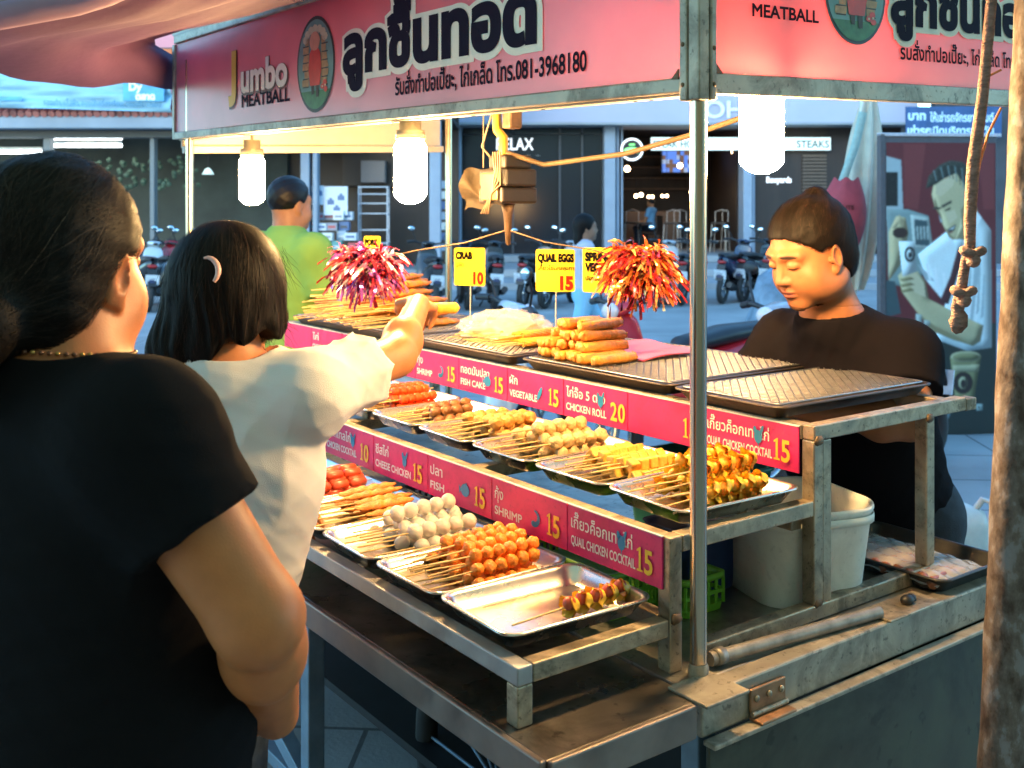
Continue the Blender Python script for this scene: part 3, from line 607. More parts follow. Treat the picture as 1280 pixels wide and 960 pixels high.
# --- sign lettering: white outline sheet below, coloured letters above, emblem
def emblem(o, ex, ey, w_, h_, parent):
    """oval shop emblem: a stone arch on grass with a plain pink-and-red figure before it"""
    P = lambda pts: [(x * w_, y * h_) for x, y in pts]
    ov = lambda s, n=40: [(s * math.cos(a) * .5 * w_, s * math.sin(a) * .5 * h_) for a in np.linspace(0, 2 * math.pi, n + 1)[:-1]]
    mats = [mat('emblem_black', (.012, .012, .012), .5), mat('emblem_teal', (.12, .27, .26), .5), mat('emblem_stone', (.42, .25, .11), .55, var=.25, nscale=60), mat('emblem_green', (.035, .16, .045), .5, var=.3, nscale=50), mat('emblem_red', (.60, .035, .02), .5), mat('emblem_pink', (.60, .26, .17), .5), mat('emblem_cream', (.62, .55, .38), .5), mat('emblem_shade', (.05, .04, .03), .6)]
    m = MB(); m.poly(ov(1.0), o, ex, ey, 0, 0, .0012); m.poly(ov(.93), o, ex, ey, 0, 1, .0016)
    m.poly([(x, y) for x, y in ov(.93) if y < -.22 * h_], o, ex, ey, 0, 3, .002)
    g_ = random.Random(2)
    for side in (-1, 1):
        for k in range(6):
            y = -.22 + k * .085; a = .30 - (.05 if k == 5 else 0)
            m.poly(P([(side * .17, y), (side * (a + g_.uniform(-.02, .05)), y + .004), (side * (a + g_.uniform(-.02, .05)), y + .07), (side * .16, y + .075)]), o, ex, ey, 0, 2, .0024)
            m.poly(P([(side * .17, y - .012), (side * .33, y - .012), (side * .33, y), (side * .17, y)]), o, ex, ey, 0, 7, .0022)
    for k in range(7):
        a = math.pi * (k + .5) / 7; c_ = (.26 * math.cos(a), .24 + .13 * math.sin(a))
        m.poly(P([(c_[0] + .075 * math.cos(t), c_[1] + .045 * math.sin(t)) for t in np.linspace(0, 6.28, 8)[:-1]]), o, ex, ey, 0, 6, .0024)
    m.poly(P([(-.13, -.22), (.13, -.22), (.17, -.05), (.14, .12), (.06, .18), (-.06, .18), (-.14, .12), (-.17, -.05)]), o, ex, ey, 0, 4, .0030)
    m.poly(P([(.14 * math.cos(t), .24 + .10 * math.sin(t)) for t in np.linspace(0, 6.28, 17)[:-1]]), o, ex, ey, 0, 5, .0034)
    m.poly(P([(-.1, -.2), (-.02, -.2), (-.03, -.31), (-.09, -.31)]), o, ex, ey, 0, 7, .0028); m.poly(P([(.1, -.2), (.02, -.2), (.03, -.34), (.1, -.34)]), o, ex, ey, 0, 7, .0028)
    for (x, y) in ((.2, -.24), (.26, -.2), (.28, -.27)): m.poly(P([(x + .05 * math.cos(t), y + .03 * math.sin(t)) for t in np.linspace(0, 6.28, 9)[:-1]]), o, ex, ey, 0, 4, .0032)
    for (x, y) in ((.2, -.24), (.27, -.23)): m.poly(P([(x + .018 * math.cos(t), y + .012 * math.sin(t)) for t in np.linspace(0, 6.28, 7)[:-1]]), o, ex, ey, 0, 6, .0036)
    part('emblem', m, mats, parent)
side = [o for o in cart.children if o.name.startswith('sign_panel')][1]
# front board: text runs towards -y
ex, ey = Vector((0, -1, -.0224)).normalized(), Vector((0, 0, 1))
P3 = lambda u, z: (-.0125, u, z)
J = MB().text('J', P3(1.972, 1.915), ex, ey, .168, .009, 1.05, off=.0026); part('lettering', J, M_inky, front)
m = MB().text('umbo', P3(1.872, 1.906), ex, ey, .125, .0045, width=.335, off=.0026); part('lettering', m, M_inkw, front)
m = MB().text('J', P3(1.976, 1.912), ex, ey, .168, .0135, 1.05, off=.0012); m.text('umbo', P3(1.876, 1.903), ex, ey, .125, .0085, width=.345, off=.0016); part('lettering_shadow', m, mat('maroon_ink', (.10, .012, .012), .5), front)
m = MB().text('MEATBALL', P3(1.868, 1.860), ex, ey, .052, .0014, width=.345, off=.0014); m.text('รับสั่งทำปอเปี๊ยะ, ไก่เกล็ด โทร.081-3968180', P3(.945, 1.816), ex, ey, .052, .0012, width=.685, off=.0014); part('lettering', m, M_ink, front)
BIG = 'ลูกชิ้นทอด'
m = MB().text(BIG, P3(1.205, 1.893), ex, ey, .158, .008, width=.80, off=.003); part('lettering', m, M_ink, front)
m = MB().text(BIG, P3(1.218, 1.891), ex, ey, .158, .021, width=.83, off=.0016); part('lettering_outline', m, M_inkw, front)
emblem(P3(1.363, 1.934), ex, ey, .225, .255, front)
# right board: text runs towards +x
ex2 = Vector((1, 0, .036)).normalized(); Q3 = lambda v, z: (v, -.0125, z)
m = MB().text('umbo', Q3(.11, 1.922), ex2, ey, .07, .0024, width=.182, off=.0026); part('lettering', m, M_inkw, side)
m = MB().text('umbo', Q3(.108, 1.920), ex2, ey, .07, .005, width=.188, off=.0014); part('lettering_shadow', m, mat('maroon_ink', ()), side)
m = MB().text('J', Q3(.06, 1.92), ex2, ey, .092, .003, off=.002); part('lettering', m, M_inky, side)
m = MB().text('MEATBALL', Q3(.113, 1.872), ex2, ey, .030, .0008, width=.175, off=.0014); m.text('รับสั่งทำปอเปี๊ยะ, ไก่เกล็ด โทร.081', Q3(.532, 1.836), ex2, ey, .038, .0008, width=.475, off=.0014); part('lettering', m, M_ink, side)
m = MB().text(BIG, Q3(.50, 1.904), ex2, ey, .112, .0055, width=.55, off=.003); part('lettering', m, M_ink, side)
m = MB().text(BIG, Q3(.490, 1.902), ex2, ey, .112, .015, width=.57, off=.0016); part('lettering_outline', m, M_inkw, side)
emblem(Q3(.395, 1.945), ex2, ey, .18, .19, side)

# --- awning rolled out from the roof edge over the customers
aw = thing('awning', 'faded pink cloth awning sagging from the roof edge over the customers', 'awning', WF, (-1.2, 2.6, 2.1))
O_ = Vector((-1.2, 2.6, 2.1))
inner = [(-1.05, 4.05, 2.02), (-1.25, 3.63, 2.145), (-.75, 3.05, 2.125), (-.45, 2.68, 2.11), (0.0, 2.15, 2.11)]
outer = [(-1.75, 2.75, 1.99), (-1.20, 2.40, 1.985), (-.955, 2.40, 2.03), (-.70, 2.3, 2.11), (-.2, 1.9, 2.16)]
def lerpl(L, t):
    t = max(0, min(.9999, t)) * (len(L) - 1); i = int(t); return Vector(L[i]).lerp(Vector(L[i + 1]), t - i)
def aws(a, b):
    p = lerpl(inner, a).lerp(lerpl(outer, a), b); p.z -= .05 * math.sin(math.pi * b) * (1 - .6 * a) + .012 * math.sin(9 * a + 14 * b) + .006 * math.sin(31 * b + 5 * a); return p - O_
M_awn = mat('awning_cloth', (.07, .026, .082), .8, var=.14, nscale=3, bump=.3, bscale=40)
part('cloth', MB().grid(aws, 30, 24), M_awn, aw)
m = MB().tube([lerpl(outer, t) - O_ for t in np.linspace(0, 1, 14)], .032, 14); part('roll', m, mat('awning_roll_cloth', (.27, .18, .28), .75, var=.12, nscale=6), aw)
part('bar', MB().tube([lerpl(outer, t) - O_ + Vector((0, 0, .036)) for t in (0, .25, .5, .75, 1)], .014, 10), M_pole, aw)

# ================================================= THREE-TIER DISPLAY RACK
rack = thing('display_rack', 'three-step square-tube steel rack carrying the food trays and price strips', 'rack', SF, (0, 0, .80))
def rp(name, m, mats, bevel=.0025, parent=None):
    o = part(name, m, mats, parent or rack, bevel); o.location = (0, 0, -.80) if parent is None else (0, 0, 0); return o
T = .028; RL = 2.3
def ubar(v, z, u0=.03, u1=RL): return MB().box(v - T / 2, v + T / 2, u0, u1, z - T, z)
def vbar(v0, v1, u, z): return MB().box(v0, v1, u - T / 2, u + T / 2, z - T, z)
# lower step
zA, zB, zC = .889, 1.020, 1.156
rp('front_rail', ubar(-.326, zA), mat('blue_lit_tube', (.36, .36, .37), .5, metal=.7, var=.25, nscale=14, rvar=.15)); rp('side_rail', vbar(-.311, -.036, .044, zA), M_tube_s)
rp('back_rail', ubar(-.02, zA - .001, .06), M_tube_s); rp('leg', MB().box(-.34, -.312, .030, .058, .8005, zA - T), M_tube_s)
rp('leg', MB().box(-.34, -.312, 1.08, 1.108, .8005, zA - T), M_tube_s); rp('cross_bar', vbar(-.311, -.036, .56, zA - .001), M_tube_s); rp('cross_bar', vbar(-.311, -.036, 1.1, zA - .001), M_tube_s)
# middle step
rp('post', MB().box(-.034, -.006, .030, .058, .8005, zB), M_tube_s); rp('post', MB().box(-.034, -.006, 1.6, 1.628, .8005, zB), M_tube_s)
rp('front_rail', ubar(-.02, zB - .001, .059), M_tube_s); rp('side_rail', vbar(-.005, .331, .044, zB), M_tube_s)
rp('back_rail', ubar(.32, zB - .03, .06), M_tube_s); rp('cross_bar', vbar(-.005, .305, .62, zB - .002), M_tube_s); rp('cross_bar', vbar(-.005, .305, 1.2, zB - .002), M_tube_s)
# top step
rp('post', MB().box(.332, .358, .030, .058, .829, zC - T), M_tube_s); rp('post', MB().box(.359, .385, .032, .060, .829, zC - T - .001), M_tube_s)
rp('post', MB().box(.69, .718, .030, .058, .829, zC - T), M_tube_s); rp('post', MB().box(.69, .718, 1.9, 1.928, .8005, zC - T), M_tube_s)
rp('foot_rail', vbar(.045, .735, .044, .829), M_tube_s); rp('side_rail', vbar(.333, .835, .044, zC), M_tube_s)
rp('front_rail', ubar(.346, zC - .001, .059), M_tube_s); rp('back_rail', ubar(.79, zC - .001, .059), M_tube_s)
rp('cross_bar', vbar(.361, .775, .62, zC - .002), M_tube_s); rp('cross_bar', vbar(.361, .775, 1.3, zC - .002), M_tube_s)
rp('stub_bar', MB().box(.835, .875, .030, .058, zC - .03, zC - .004), M_tube_s)
for (v, u, z) in ((.345, .03, zC - T), (.345, .032, .832), (-.02, .03, zA - .002), (.70, .03, zC - T)): rp('weld_bead', MB().ell((v, u - .001, z), (.012, .004, .008), 10, 6, noise=.1), M_screw, 0)
# price strips
M_pink = mat('magenta_label', (.68, .022, .15), .4, var=.06, nscale=20, grime=.22, gs=12)
M_lw = mat('label_white', (.80, .78, .74), .4, var=.03); M_ly = mat('label_yellow', (.80, .50, .04), .4, var=.03); M_lb = mat('label_blue', (.015, .22, .42), .4, var=.05)
M_edge = mat('label_edge', (.75, .72, .68), .4)
def digits(m, s, o, size, off):
    """serif numerals"""
    x = 0
    ex, ey = Vector((0, -1, 0)), Vector((0, 0, 1))
    for ch in s:
        if ch == '1':
            q = [(.02, 0), (.30, 0), (.30, .05), (.215, .07), (.215, .72), (.17, .72), (.02, .62), (.02, .57), (.115, .60), (.115, .07), (.02, .05)]
            m.poly([((p[0] * .9 + x) * size, p[1] * size) for p in q], o, ex, ey, 0, 0, off); x += .33
        else:
            vs, fs = glyphs(ch, .022); x0 = vs[:, 0].min(); 
            m.add([Vector(o) + Vector((-off, 0, 0)) + ex * ((p[0] - x0) * .82 + x) * size + ey * p[1] * size for p in vs], fs); x += (vs[:, 0].max() - x0) * .82 + .06
    return m
def icon(m, kind, o, w_, h_):
    ex, ey = Vector((0, -1, 0)), Vector((0, 0, 1)); P = lambda pts: m.poly([(x * w_, y * h_) for x, y in pts], o, ex, ey, 0, 0, .0016)
    E = lambda cx, cy, a, b, r=0: P([(cx + a * math.cos(t) * math.cos(r) - b * math.sin(t) * math.sin(r), cy + a * math.cos(t) * math.sin(r) + b * math.sin(t) * math.cos(r)) for t in np.linspace(0, 6.28, 15)[:-1]])
    if kind == 'fish':
        E(.08, .02, .40, .34); P([(-.28, .0), (-.5, .26), (-.46, -.24)]); P([(.0, .3), (.2, .46), (.3, .26)])
    elif kind == 'shrimp':
        for k in range(9): a = -1.9 + k * .42; E(.30 * math.cos(a), .32 * math.sin(a), .17 - .012 * k, .15 - .012 * k)
    elif kind == 'hen':
        E(0, -.02, .30, .30); E(-.22, .24, .13, .2, .4); E(.26, .28, .1, .26, -.5); P([(-.05, -.28), (.07, -.28), (.03, -.5)])
    else:
        E(0, 0, .16, .5, -.5)
    return m
def price_label(v, u1, u0, z0, z1, th_txt, en, num, ic, thw=.6, enw=.6):
    """a label between y = u1 (left as read) and u0 on the plane x = v"""
    W_ = u1 - u0; H_ = z1 - z0
    lb = rp('price_label', MB().box(v - .004, v, u0 + .0012, u1 - .0012, z0, z1), M_pink, .0012); O = lambda fx, fy: (v - .0042, u1 - fx * W_, z0 + fy * H_)
    ex, ey = Vector((0, -1, 0)), Vector((0, 0, 1)); m = MB()
    part('edge_strip', MB().box(v - .0048, v - .0002, u0 + .001, u1 - .001, z1 + .0003, z1 + .0022), M_edge, lb)
    if th_txt: m.text(th_txt, O(.05, .56), ex, ey, H_ * .34, .0004, width=thw * W_ if thw else None, off=.001)
    if en:
        if '|' in en:
            a, b = en.split('|'); m.text(a, O(.05, .30), ex, ey, H_ * .2, .0009, .7, off=.001); m.text(b, O(.05, .08), ex, ey, H_ * .2, .0009, .7, off=.001)
        else: m.text(en, O(.05, .2), ex, ey, H_ * .27, .0005, width=enw * W_, off=.001)
    if m.v: part('lettering', m, M_lw, lb)
    if num: part('number', digits(MB(), num, O(.755, .2), H_ * .66, .0022), M_ly, lb)
    if ic: part('icon', icon(MB(), ic, O(.60, .45 if ic != 'hen' else .62), H_ * (.46 if ic != 'hen' else .38), H_ * (.46 if ic != 'hen' else .5)), M_lb, lb)
    return lb
mz0, mz1 = .934, 1.019
for (a, b, t, e, n, ic, tw, ew) in ((.285, .042, 'เกี๊ยวค็อกเทลไก่', 'QUAIL CHICKEN COCKTAIL', '15', 'hen', .66, .69), (.521, .285, 'กุ้ง', 'SHRIMP', '15', 'shrimp', .12, .38), (.761, .521, 'ปลา', 'FISH', '15', 'fish', .2, .23), (1.003, .761, 'ชีสไก่', 'CHEESE CHICKEN', '15', 'hen', .25, .66), (1.255, 1.003, 'ค็อกเทลไก่', 'CHICKEN COCKTAIL', '10', 'hen', .5, .62), (1.50, 1.255, 'หมู', 'PORK', '10', 'fish', .2, .25), (1.75, 1.50, 'ไก่', 'CHICKEN', '10', 'hen', .2, .35)):
    price_label(-.0345, a, b, mz0, mz1, t, e, n, ic, tw, ew)
tz0, tz1 = 1.064, 1.150
for (a, b, t, e, n, ic, tw, ew) in ((.299, .060, 'เกี๊ยวค็อกเทลไก่', 'QUAIL CHICKEN COCKTAIL', '15', 'hen', .66, .69), (.523, .299, '', '', '15', None, 0, 0), (.745, .523, 'ไก่จ๊อ 5 ดาว', 'CHICKEN ROLL', '20', 'hen', .62, .64), (.971, .745, 'ผัก', 'VEGETABLE', '15', 'leaf', .15, .5), (1.193, .971, 'ทอดมันปลา', 'FISH CAKE', '15', 'fish', .6, .52), (1.42, 1.193, 'กุ้ง', 'SHRIMP', '15', 'shrimp', .14, .36), (1.646, 1.42, 'ปลา', 'FISH', '15', 'fish', .2, .25), (1.872, 1.646, 'หมู', 'PORK', '15', None, .2, .25), (2.1, 1.872, 'ไก่', 'CHICKEN', '15', None, .2, .35), (2.32, 2.1, '', '', '', None, 0, 0)):
    price_label(.3315, a, b, tz0, tz1, t, e, n, ic, tw, ew)

# ================================================= LAMPS, FLY CHASER, things hung under the roof
M_bulb = mat('bulb_glow', (1, .9, .7), .4, emit=(1., .60, .23), es=82)
M_holder = mat('lamp_holder', (.22, .20, .15), .5)
def bulb(lab, v, u, zbot, h=.175):
    b = thing('light_bulb', lab, 'light bulb', SF, (v, u, zbot), group='spiral bulbs under the roof')
    part('tube', MB().lathe([(.0, .0), (.010, .0008), (.019, .0035), (.027, .008), (.033, .0135), (.037, .019)] + [(.0385 + .0012 * math.sin(k * math.pi), .022 + (h - .052) * k / 12) for k in range(13)] + [(.035, h - .024), (.029, h - .013)], 40), M_bulb, b)
    part('socket', MB().lathe([(.0, h + .035), (.026, h + .035), (.026, h + .01), (.034, h + .008), (.036, h - .012), (.0, h - .012)], 24), M_holder, b)
    top = 2.09 + .0224 * u + .036 * v - zbot; part('cord', MB().cyl((0, 0, h + .035), (0, 0, top), .005, 8), M_holder, b)
    return b
bulb('glowing spiral bulb at the far end of the cart, near the left pole', .03, 1.894, 1.563, .165)
bulb('glowing spiral bulb hanging in the middle of the front sign', .03, .950, 1.563, .165)
bulb('glowing spiral bulb under the right sign board, closest to the camera', .20, .04, 1.612, .165)
M_rust = mat('oily_rust_iron', (.10, .06, .035), .55, metal=.5, var=.4, nscale=30, bump=.3)
M_motor = mat('brown_motor_case', (.015, .011, .009), .5, metal=.3, var=.3, nscale=25, bump=.15)
fm = thing('fly_chaser', 'brown motor hung under the roof that turns two tinsel arms', 'fly chaser', SF, (.30, .93, 1.56))
part('motor', MB().box(-.055, .055, -.05, .05, .005, .045).box(-.048, .048, -.058, .058, .046, .09).box(-.035, .05, -.035, .035, .091, .125), M_motor, fm, .006)
part('front_plate', MB().box(-.062, -.0555, -.04, .03, .012, .08), mat('brass_plate', (.13, .08, .035), .5, metal=.6, var=.3, nscale=20), fm, .004)
part('hook', MB().tube([(-.0, .02, .125), (0, .02, .17), (.0, .045, .19), (0, .05, .24)], .012, 8).lathe([(0, .235), (.02, .24), (.028, .28), (.03, .33), (.012, .34)], 14, c=(0, .05, 0)), mat('yellow_enamel', (.34, .22, .025), .45, var=.25, nscale=20), fm)
part('clamp', MB().box(-.02, .02, -.035, .0, .19, .36), M_rust, fm, .006)
part('hanger', MB().cyl((0, .03, .3), (0, .03, .56), .006, 8), M_rust, fm)
part('shaft', MB().lathe([(0, -.1), (.006, -.095), (.012, -.02), (.018, .004), (0, .005)], 14), M_rust, fm)
A1, A2 = Vector((-.247, .278, -.145)), Vector((.12, -.345, -.130))
for A in (A1, A2): part('arm', MB().tube([(0, 0, -.06), A * .3 + Vector((0, 0, -.05)), A * .65 + Vector((0, 0, -.02)), A], .002, 7), M_rust, fm)
M_wire = mat('cream_cable', (.13, .09, .05), .5)
part('cable', MB().tube([(-.02, -.02, .13), (.05, -.08, .10), (.12, -.3, .12), (.17, -.48, .16), (.2, -.64, .2), (.2, -.8, .3)], .0062, 8), M_wire, fm)
part('lead', MB().tube([(.0, .06, .25), (-.01, .1, .15), (0, .07, .12), (-.02, .03, .13)], .003, 6), M_wire, fm); m = MB()
for k in range(4): m.tube([(-.06, -.02 - .01 * k, .13), (-.065, -.035 - .008 * k, .08 - .01 * k), (-.064, -.02, .03), (-.06, .0 + .01 * k, -.02)], .0025, 6)
part('lead', m, M_rust, fm)
def tinsel(lab, A, cols, sz, seed):
    g_ = random.Random(seed); t = thing('tinsel_tuft', lab, 'tinsel', SF, (.30 + A.x, .93 + A.y, 1.56 + A.z))
    ms = [MB() for _ in cols]
    for k in range(950):
        d = Vector((g_.gauss(0, 1), g_.gauss(0, 1), g_.gauss(0, .6))).normalized(); c = Vector((g_.uniform(-1, 1) * sz[0] * .6, g_.uniform(-1, 1) * sz[1] * .6, g_.uniform(-.6, .6) * sz[2]))
        L_ = g_.uniform(.035, .075); wd = g_.uniform(.0022, .0046); s_ = d.cross(Vector((g_.gauss(0, 1), g_.gauss(0, 1), g_.gauss(0, 1)))).normalized()
        pts = []
        for i in range(5):
            q = i / 4; p = c + d * L_ * q + Vector((0, 0, -1)) * L_ * .55 * q * q; tw = s_ * math.cos(q * 2.5) + d.cross(s_) * math.sin(q * 2.5); pts += [p - tw * wd, p + tw * wd]
        g = g_.choice(range(len(cols))); ms[g].add(pts, [(2 * i, 2 * i + 1, 2 * i + 3, 2 * i + 2) for i in range(4)], 0, True)
    whole = MB()
    for i, m in enumerate(ms): whole.add(m.v, m.f, i, True)
    part('strips', whole, [mat(n, c, .22, metal=.75, var=.25, nscale=50, spec=.8) for n, c in cols], t)
    part('core', MB().tube([(-sz[0] * .5, -sz[1] * .5, 0), (0, 0, .01), (sz[0] * .5, sz[1] * .5, 0)], .005, 7), M_rust, t)
tinsel('purple and red tinsel tuft over the fried skewers on the fly chaser', A1, [('foil_red', (.75, .05, .07)), ('foil_purple', (.5, .12, .55)), ('foil_pink', (.8, .12, .25)), ('foil_silver', (.75, .6, .62)), ('foil_maroon', (.35, .03, .06))], (.06, .15, .055), 1)
tinsel('orange and red tinsel tuft beside the vegetable price card', A2, [('foil_red', ()), ('foil_orange', (.85, .22, .05)), ('foil_gold', (.9, .5, .2)), ('foil_orange', ()), ('foil_maroon', ())] , (.05, .10, .055), 2)
cb = thing('cardboard_piece', 'crumpled brown paper bag hanging beside the fly chaser motor', 'paper', SF, (.33, 1.08, 1.61))
def cbs(a, b): return (.09 * (a - .5) * (1 - .25 * (b < .3)) + .012 * math.sin(7 * b + 3 * a), -.055 * (a - .5) * 1.4 + .01 * math.sin(9 * a + 6 * b), .105 * (b - .5) + .02 * (a - .5) + .006 * math.sin(11 * a))
def cbs2(a, b): p = cbs(a, b); e = .014 * math.sin(math.pi * a) * math.sin(math.pi * b) + .001; return (p[0] + e * .5, p[1] + e, p[2])
part('sheet', MB().grid(cbs, 14, 12).grid(cbs2, 14, 12), mat('kraft_paper', (.03, .019, .009), .8, var=.5, nscale=35, bump=.6, bscale=70), cb); part('string', MB().tube([(0, 0, .05), (.0, 0, .3), (.0, .0, .48)], .002, 6), M_wire, cb)

# ================================================= TRAYS AND FOOD
def rrect(a, b, r, n=6):
    out = []
    for cx, cy, t0 in ((a - r, b - r, 0), (-a + r, b - r, 90), (-a + r, -b + r, 180), (a - r, -b + r, 270)):
        for k in range(n + 1): t = R(t0 + 90 * k / n); out.append((cx + r * math.cos(t), cy + r * math.sin(t)))
    return out
def rings(m, rs, mi=0, cap0=True, cap1=True):
    """loft rounded rectangles given as (half_x, half_y, corner, z)"""
    P = [[(x, y, z) for x, y in rrect(a, b, r)] for a, b, r, z in rs]; n = len(P[0]); vs = [p for q in P for p in q]; fs = []
    for i in range(len(P) - 1):
        for k in range(n): fs.append((i * n + k, i * n + (k + 1) % n, (i + 1) * n + (k + 1) % n, (i + 1) * n + k))
    m.add(vs, fs, mi, True)
    if cap0: m.add(P[0], [tuple(range(n))[::-1]], mi)
    if cap1: m.add(P[-1], [tuple(range(n))], mi)
    return m
def tray_mb(a, b, h=.028):
    m = MB(); r = .028
    return rings(m, [(a - .022, b - .022, r - .01, 0), (a - .006, b - .006, r, h - .004), (a, b, r + .002, h - .003), (a + .001, b + .001, r + .002, h), (a - .004, b - .004, r, h + .0015), (a - .009, b - .009, r - .003, h - .001), (a - .011, b - .011, r - .004, h - .005), (a - .022, b - .022, r - .010, .006), (a - .03, b - .03, r - .014, .0022)])
M_tray = mat('tray_steel', (.66, .63, .58), .26, metal=1., var=.1, nscale=9, bump=.05, bscale=60, rvar=.08)
M_trayb = mat('black_tray', (.03, .03, .032), .4, var=.2)
M_wire = mat('wire_mesh_steel', (.33, .33, .34), .35, metal=.9, var=.2, nscale=40)
tray0 = solo('food_tray', tray_mb(.147, .106), M_tray, 'empty steel food tray holding one wrapped skewer, nearest the camera', 'tray', SF, (-.179, .17, .8895), rz=R(-2), group='steel food trays')
def tray(lab, v, u, z, rz=0.): return dup(tray0, SF, (v, u, z), rz=rz, label=lab)
zl, zm, zt_ = .8895, 1.0205, 1.1565
tray('steel tray under the orange meatball skewers', -.179, .385, zl, R(1)); tray('steel tray under the white meatball skewers', -.179, .60, zl, R(-1)); tray('steel tray under the golden fried flat skewers', -.179, .815, zl); tray('steel tray under the red sausage skewers', -.179, 1.03, zl); tray('steel tray at the hidden end of the lower step behind the girl', -.179, 1.245, zl)
tray('steel tray under the yellow wonton wrapped skewers', .165, .145, zm, R(-2)); tray('steel tray under the yellow cube skewers', .165, .365, zm, R(1)); tray('steel tray under the pale lumpy ball skewers', .165, .585, zm); tray('steel tray under the golden fried ball skewers', .165, .805, zm, R(-1)); tray('steel tray under the brown meatball skewers', .165, 1.025, zm); tray('steel tray under the orange red crab skewers', .165, 1.245, zm, R(2)); tray('steel tray at the far end of the middle step behind the girl', .165, 1.465, zm)
M_tray_shade = mat('shade_dark_tray_steel', (.075, .06, .05), .4, metal=.6, var=.3, nscale=8, rvar=.12)  # shadow below the wire mesh put into the tray's dark base colour
def rack_tray(lab, v, u, a, b, rz=0.):
    t = thing('wire_rack_tray', lab, 'tray', SF, (v, u, zt_), rz=rz)
    part('tray', tray_mb(a, b, .024), M_tray_shade, t); m = MB()
    A, B = a - .017, b - .017; pt = .024        # a diamond grid of crossing wires
    for sg in (1, -1):
        c = -(A + B)
        while c < A + B:
            pts = []
            lo_, hi_ = max(-B, -A - c if sg > 0 else c - A), min(B, A - c if sg > 0 else A + c)
            if sg < 0: lo_, hi_ = max(-B, c - A), min(B, c + A)
            if hi_ - lo_ > .01:
                n = 6; m.tube([((y + c) if sg > 0 else (c - y), y, .0258 + .0018 * (sg > 0)) for y in np.linspace(lo_, hi_, n)], .0013, 5)
            c += pt
    m.tube([(x, y, .0266) for x, y in rrect(A, B, .012, 3)], .0022, 6, closed=True)
    part('wire_mesh', m, M_wire, t); return t
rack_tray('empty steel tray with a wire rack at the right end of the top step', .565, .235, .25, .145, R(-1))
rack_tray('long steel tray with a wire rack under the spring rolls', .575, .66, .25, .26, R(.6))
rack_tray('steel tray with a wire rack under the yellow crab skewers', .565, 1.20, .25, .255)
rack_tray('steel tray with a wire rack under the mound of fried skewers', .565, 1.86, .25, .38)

M_stick = mat('bamboo_stick', (.60, .42, .18), .55, var=.15, nscale=40)
FOOD = dict(
    orange=mat('orange_meatball', (.82, .26, .03), .38, var=.2, nscale=70, bump=1., bscale=130, spec=.55, sss=.12),
    white=mat('white_meatball', (.72, .69, .63), .34, var=.1, nscale=50, bump=.3, bscale=160, spec=.55, sss=.15),
    gold=mat('golden_batter', (.52, .19, .025), .45, var=.4, nscale=55, bump=1., bscale=120, sss=.08),
    sausage=mat('red_sausage', (.50, .075, .03), .3, var=.2, nscale=40, bump=.2, spec=.6, sss=.1),
    pale=mat('pale_lumpy_ball', (.63, .44, .21), .45, var=.4, nscale=60, bump=1.2, bscale=110, sss=.1),
    fried=mat('fried_tan_ball', (.51, .27, .065), .45, var=.5, nscale=60, bump=1.2, bscale=110, sss=.08),
    cube=mat('yellow_cube', (.76, .43, .075), .42, var=.22, nscale=50, bump=.6, bscale=120, sss=.1),
    brown=mat('brown_meatball', (.20, .085, .025), .35, var=.25, nscale=50, bump=.5, bscale=120, spec=.6),
    crab=mat('orange_red_crab', (.70, .08, .012), .35, var=.2, nscale=40, bump=.5, bscale=120, sss=.1),
    wrap=mat('yellow_wrapper', (.92, .50, .05), .42, var=.12, nscale=50, bump=.3, bscale=120, sss=.4),
    egg=mat('orange_egg', (.90, .46, .05), .3, var=.12, nscale=30, spec=.6, sss=.35),
    roll=mat('spring_roll_skin', (.56, .225, .035), .42, var=.35, nscale=45, bump=.8, bscale=100, sss=.06),
    yellow=mat('yellow_noodle', (.76, .37, .03), .4, var=.25, nscale=50, bump=.8, bscale=110, sss=.1))
def stick_mb(L): return MB().tube([(0, 0, 0), (L * .5, .0006, .0004), (L, 0, 0)], [.0017, .0016, .0008], 6)
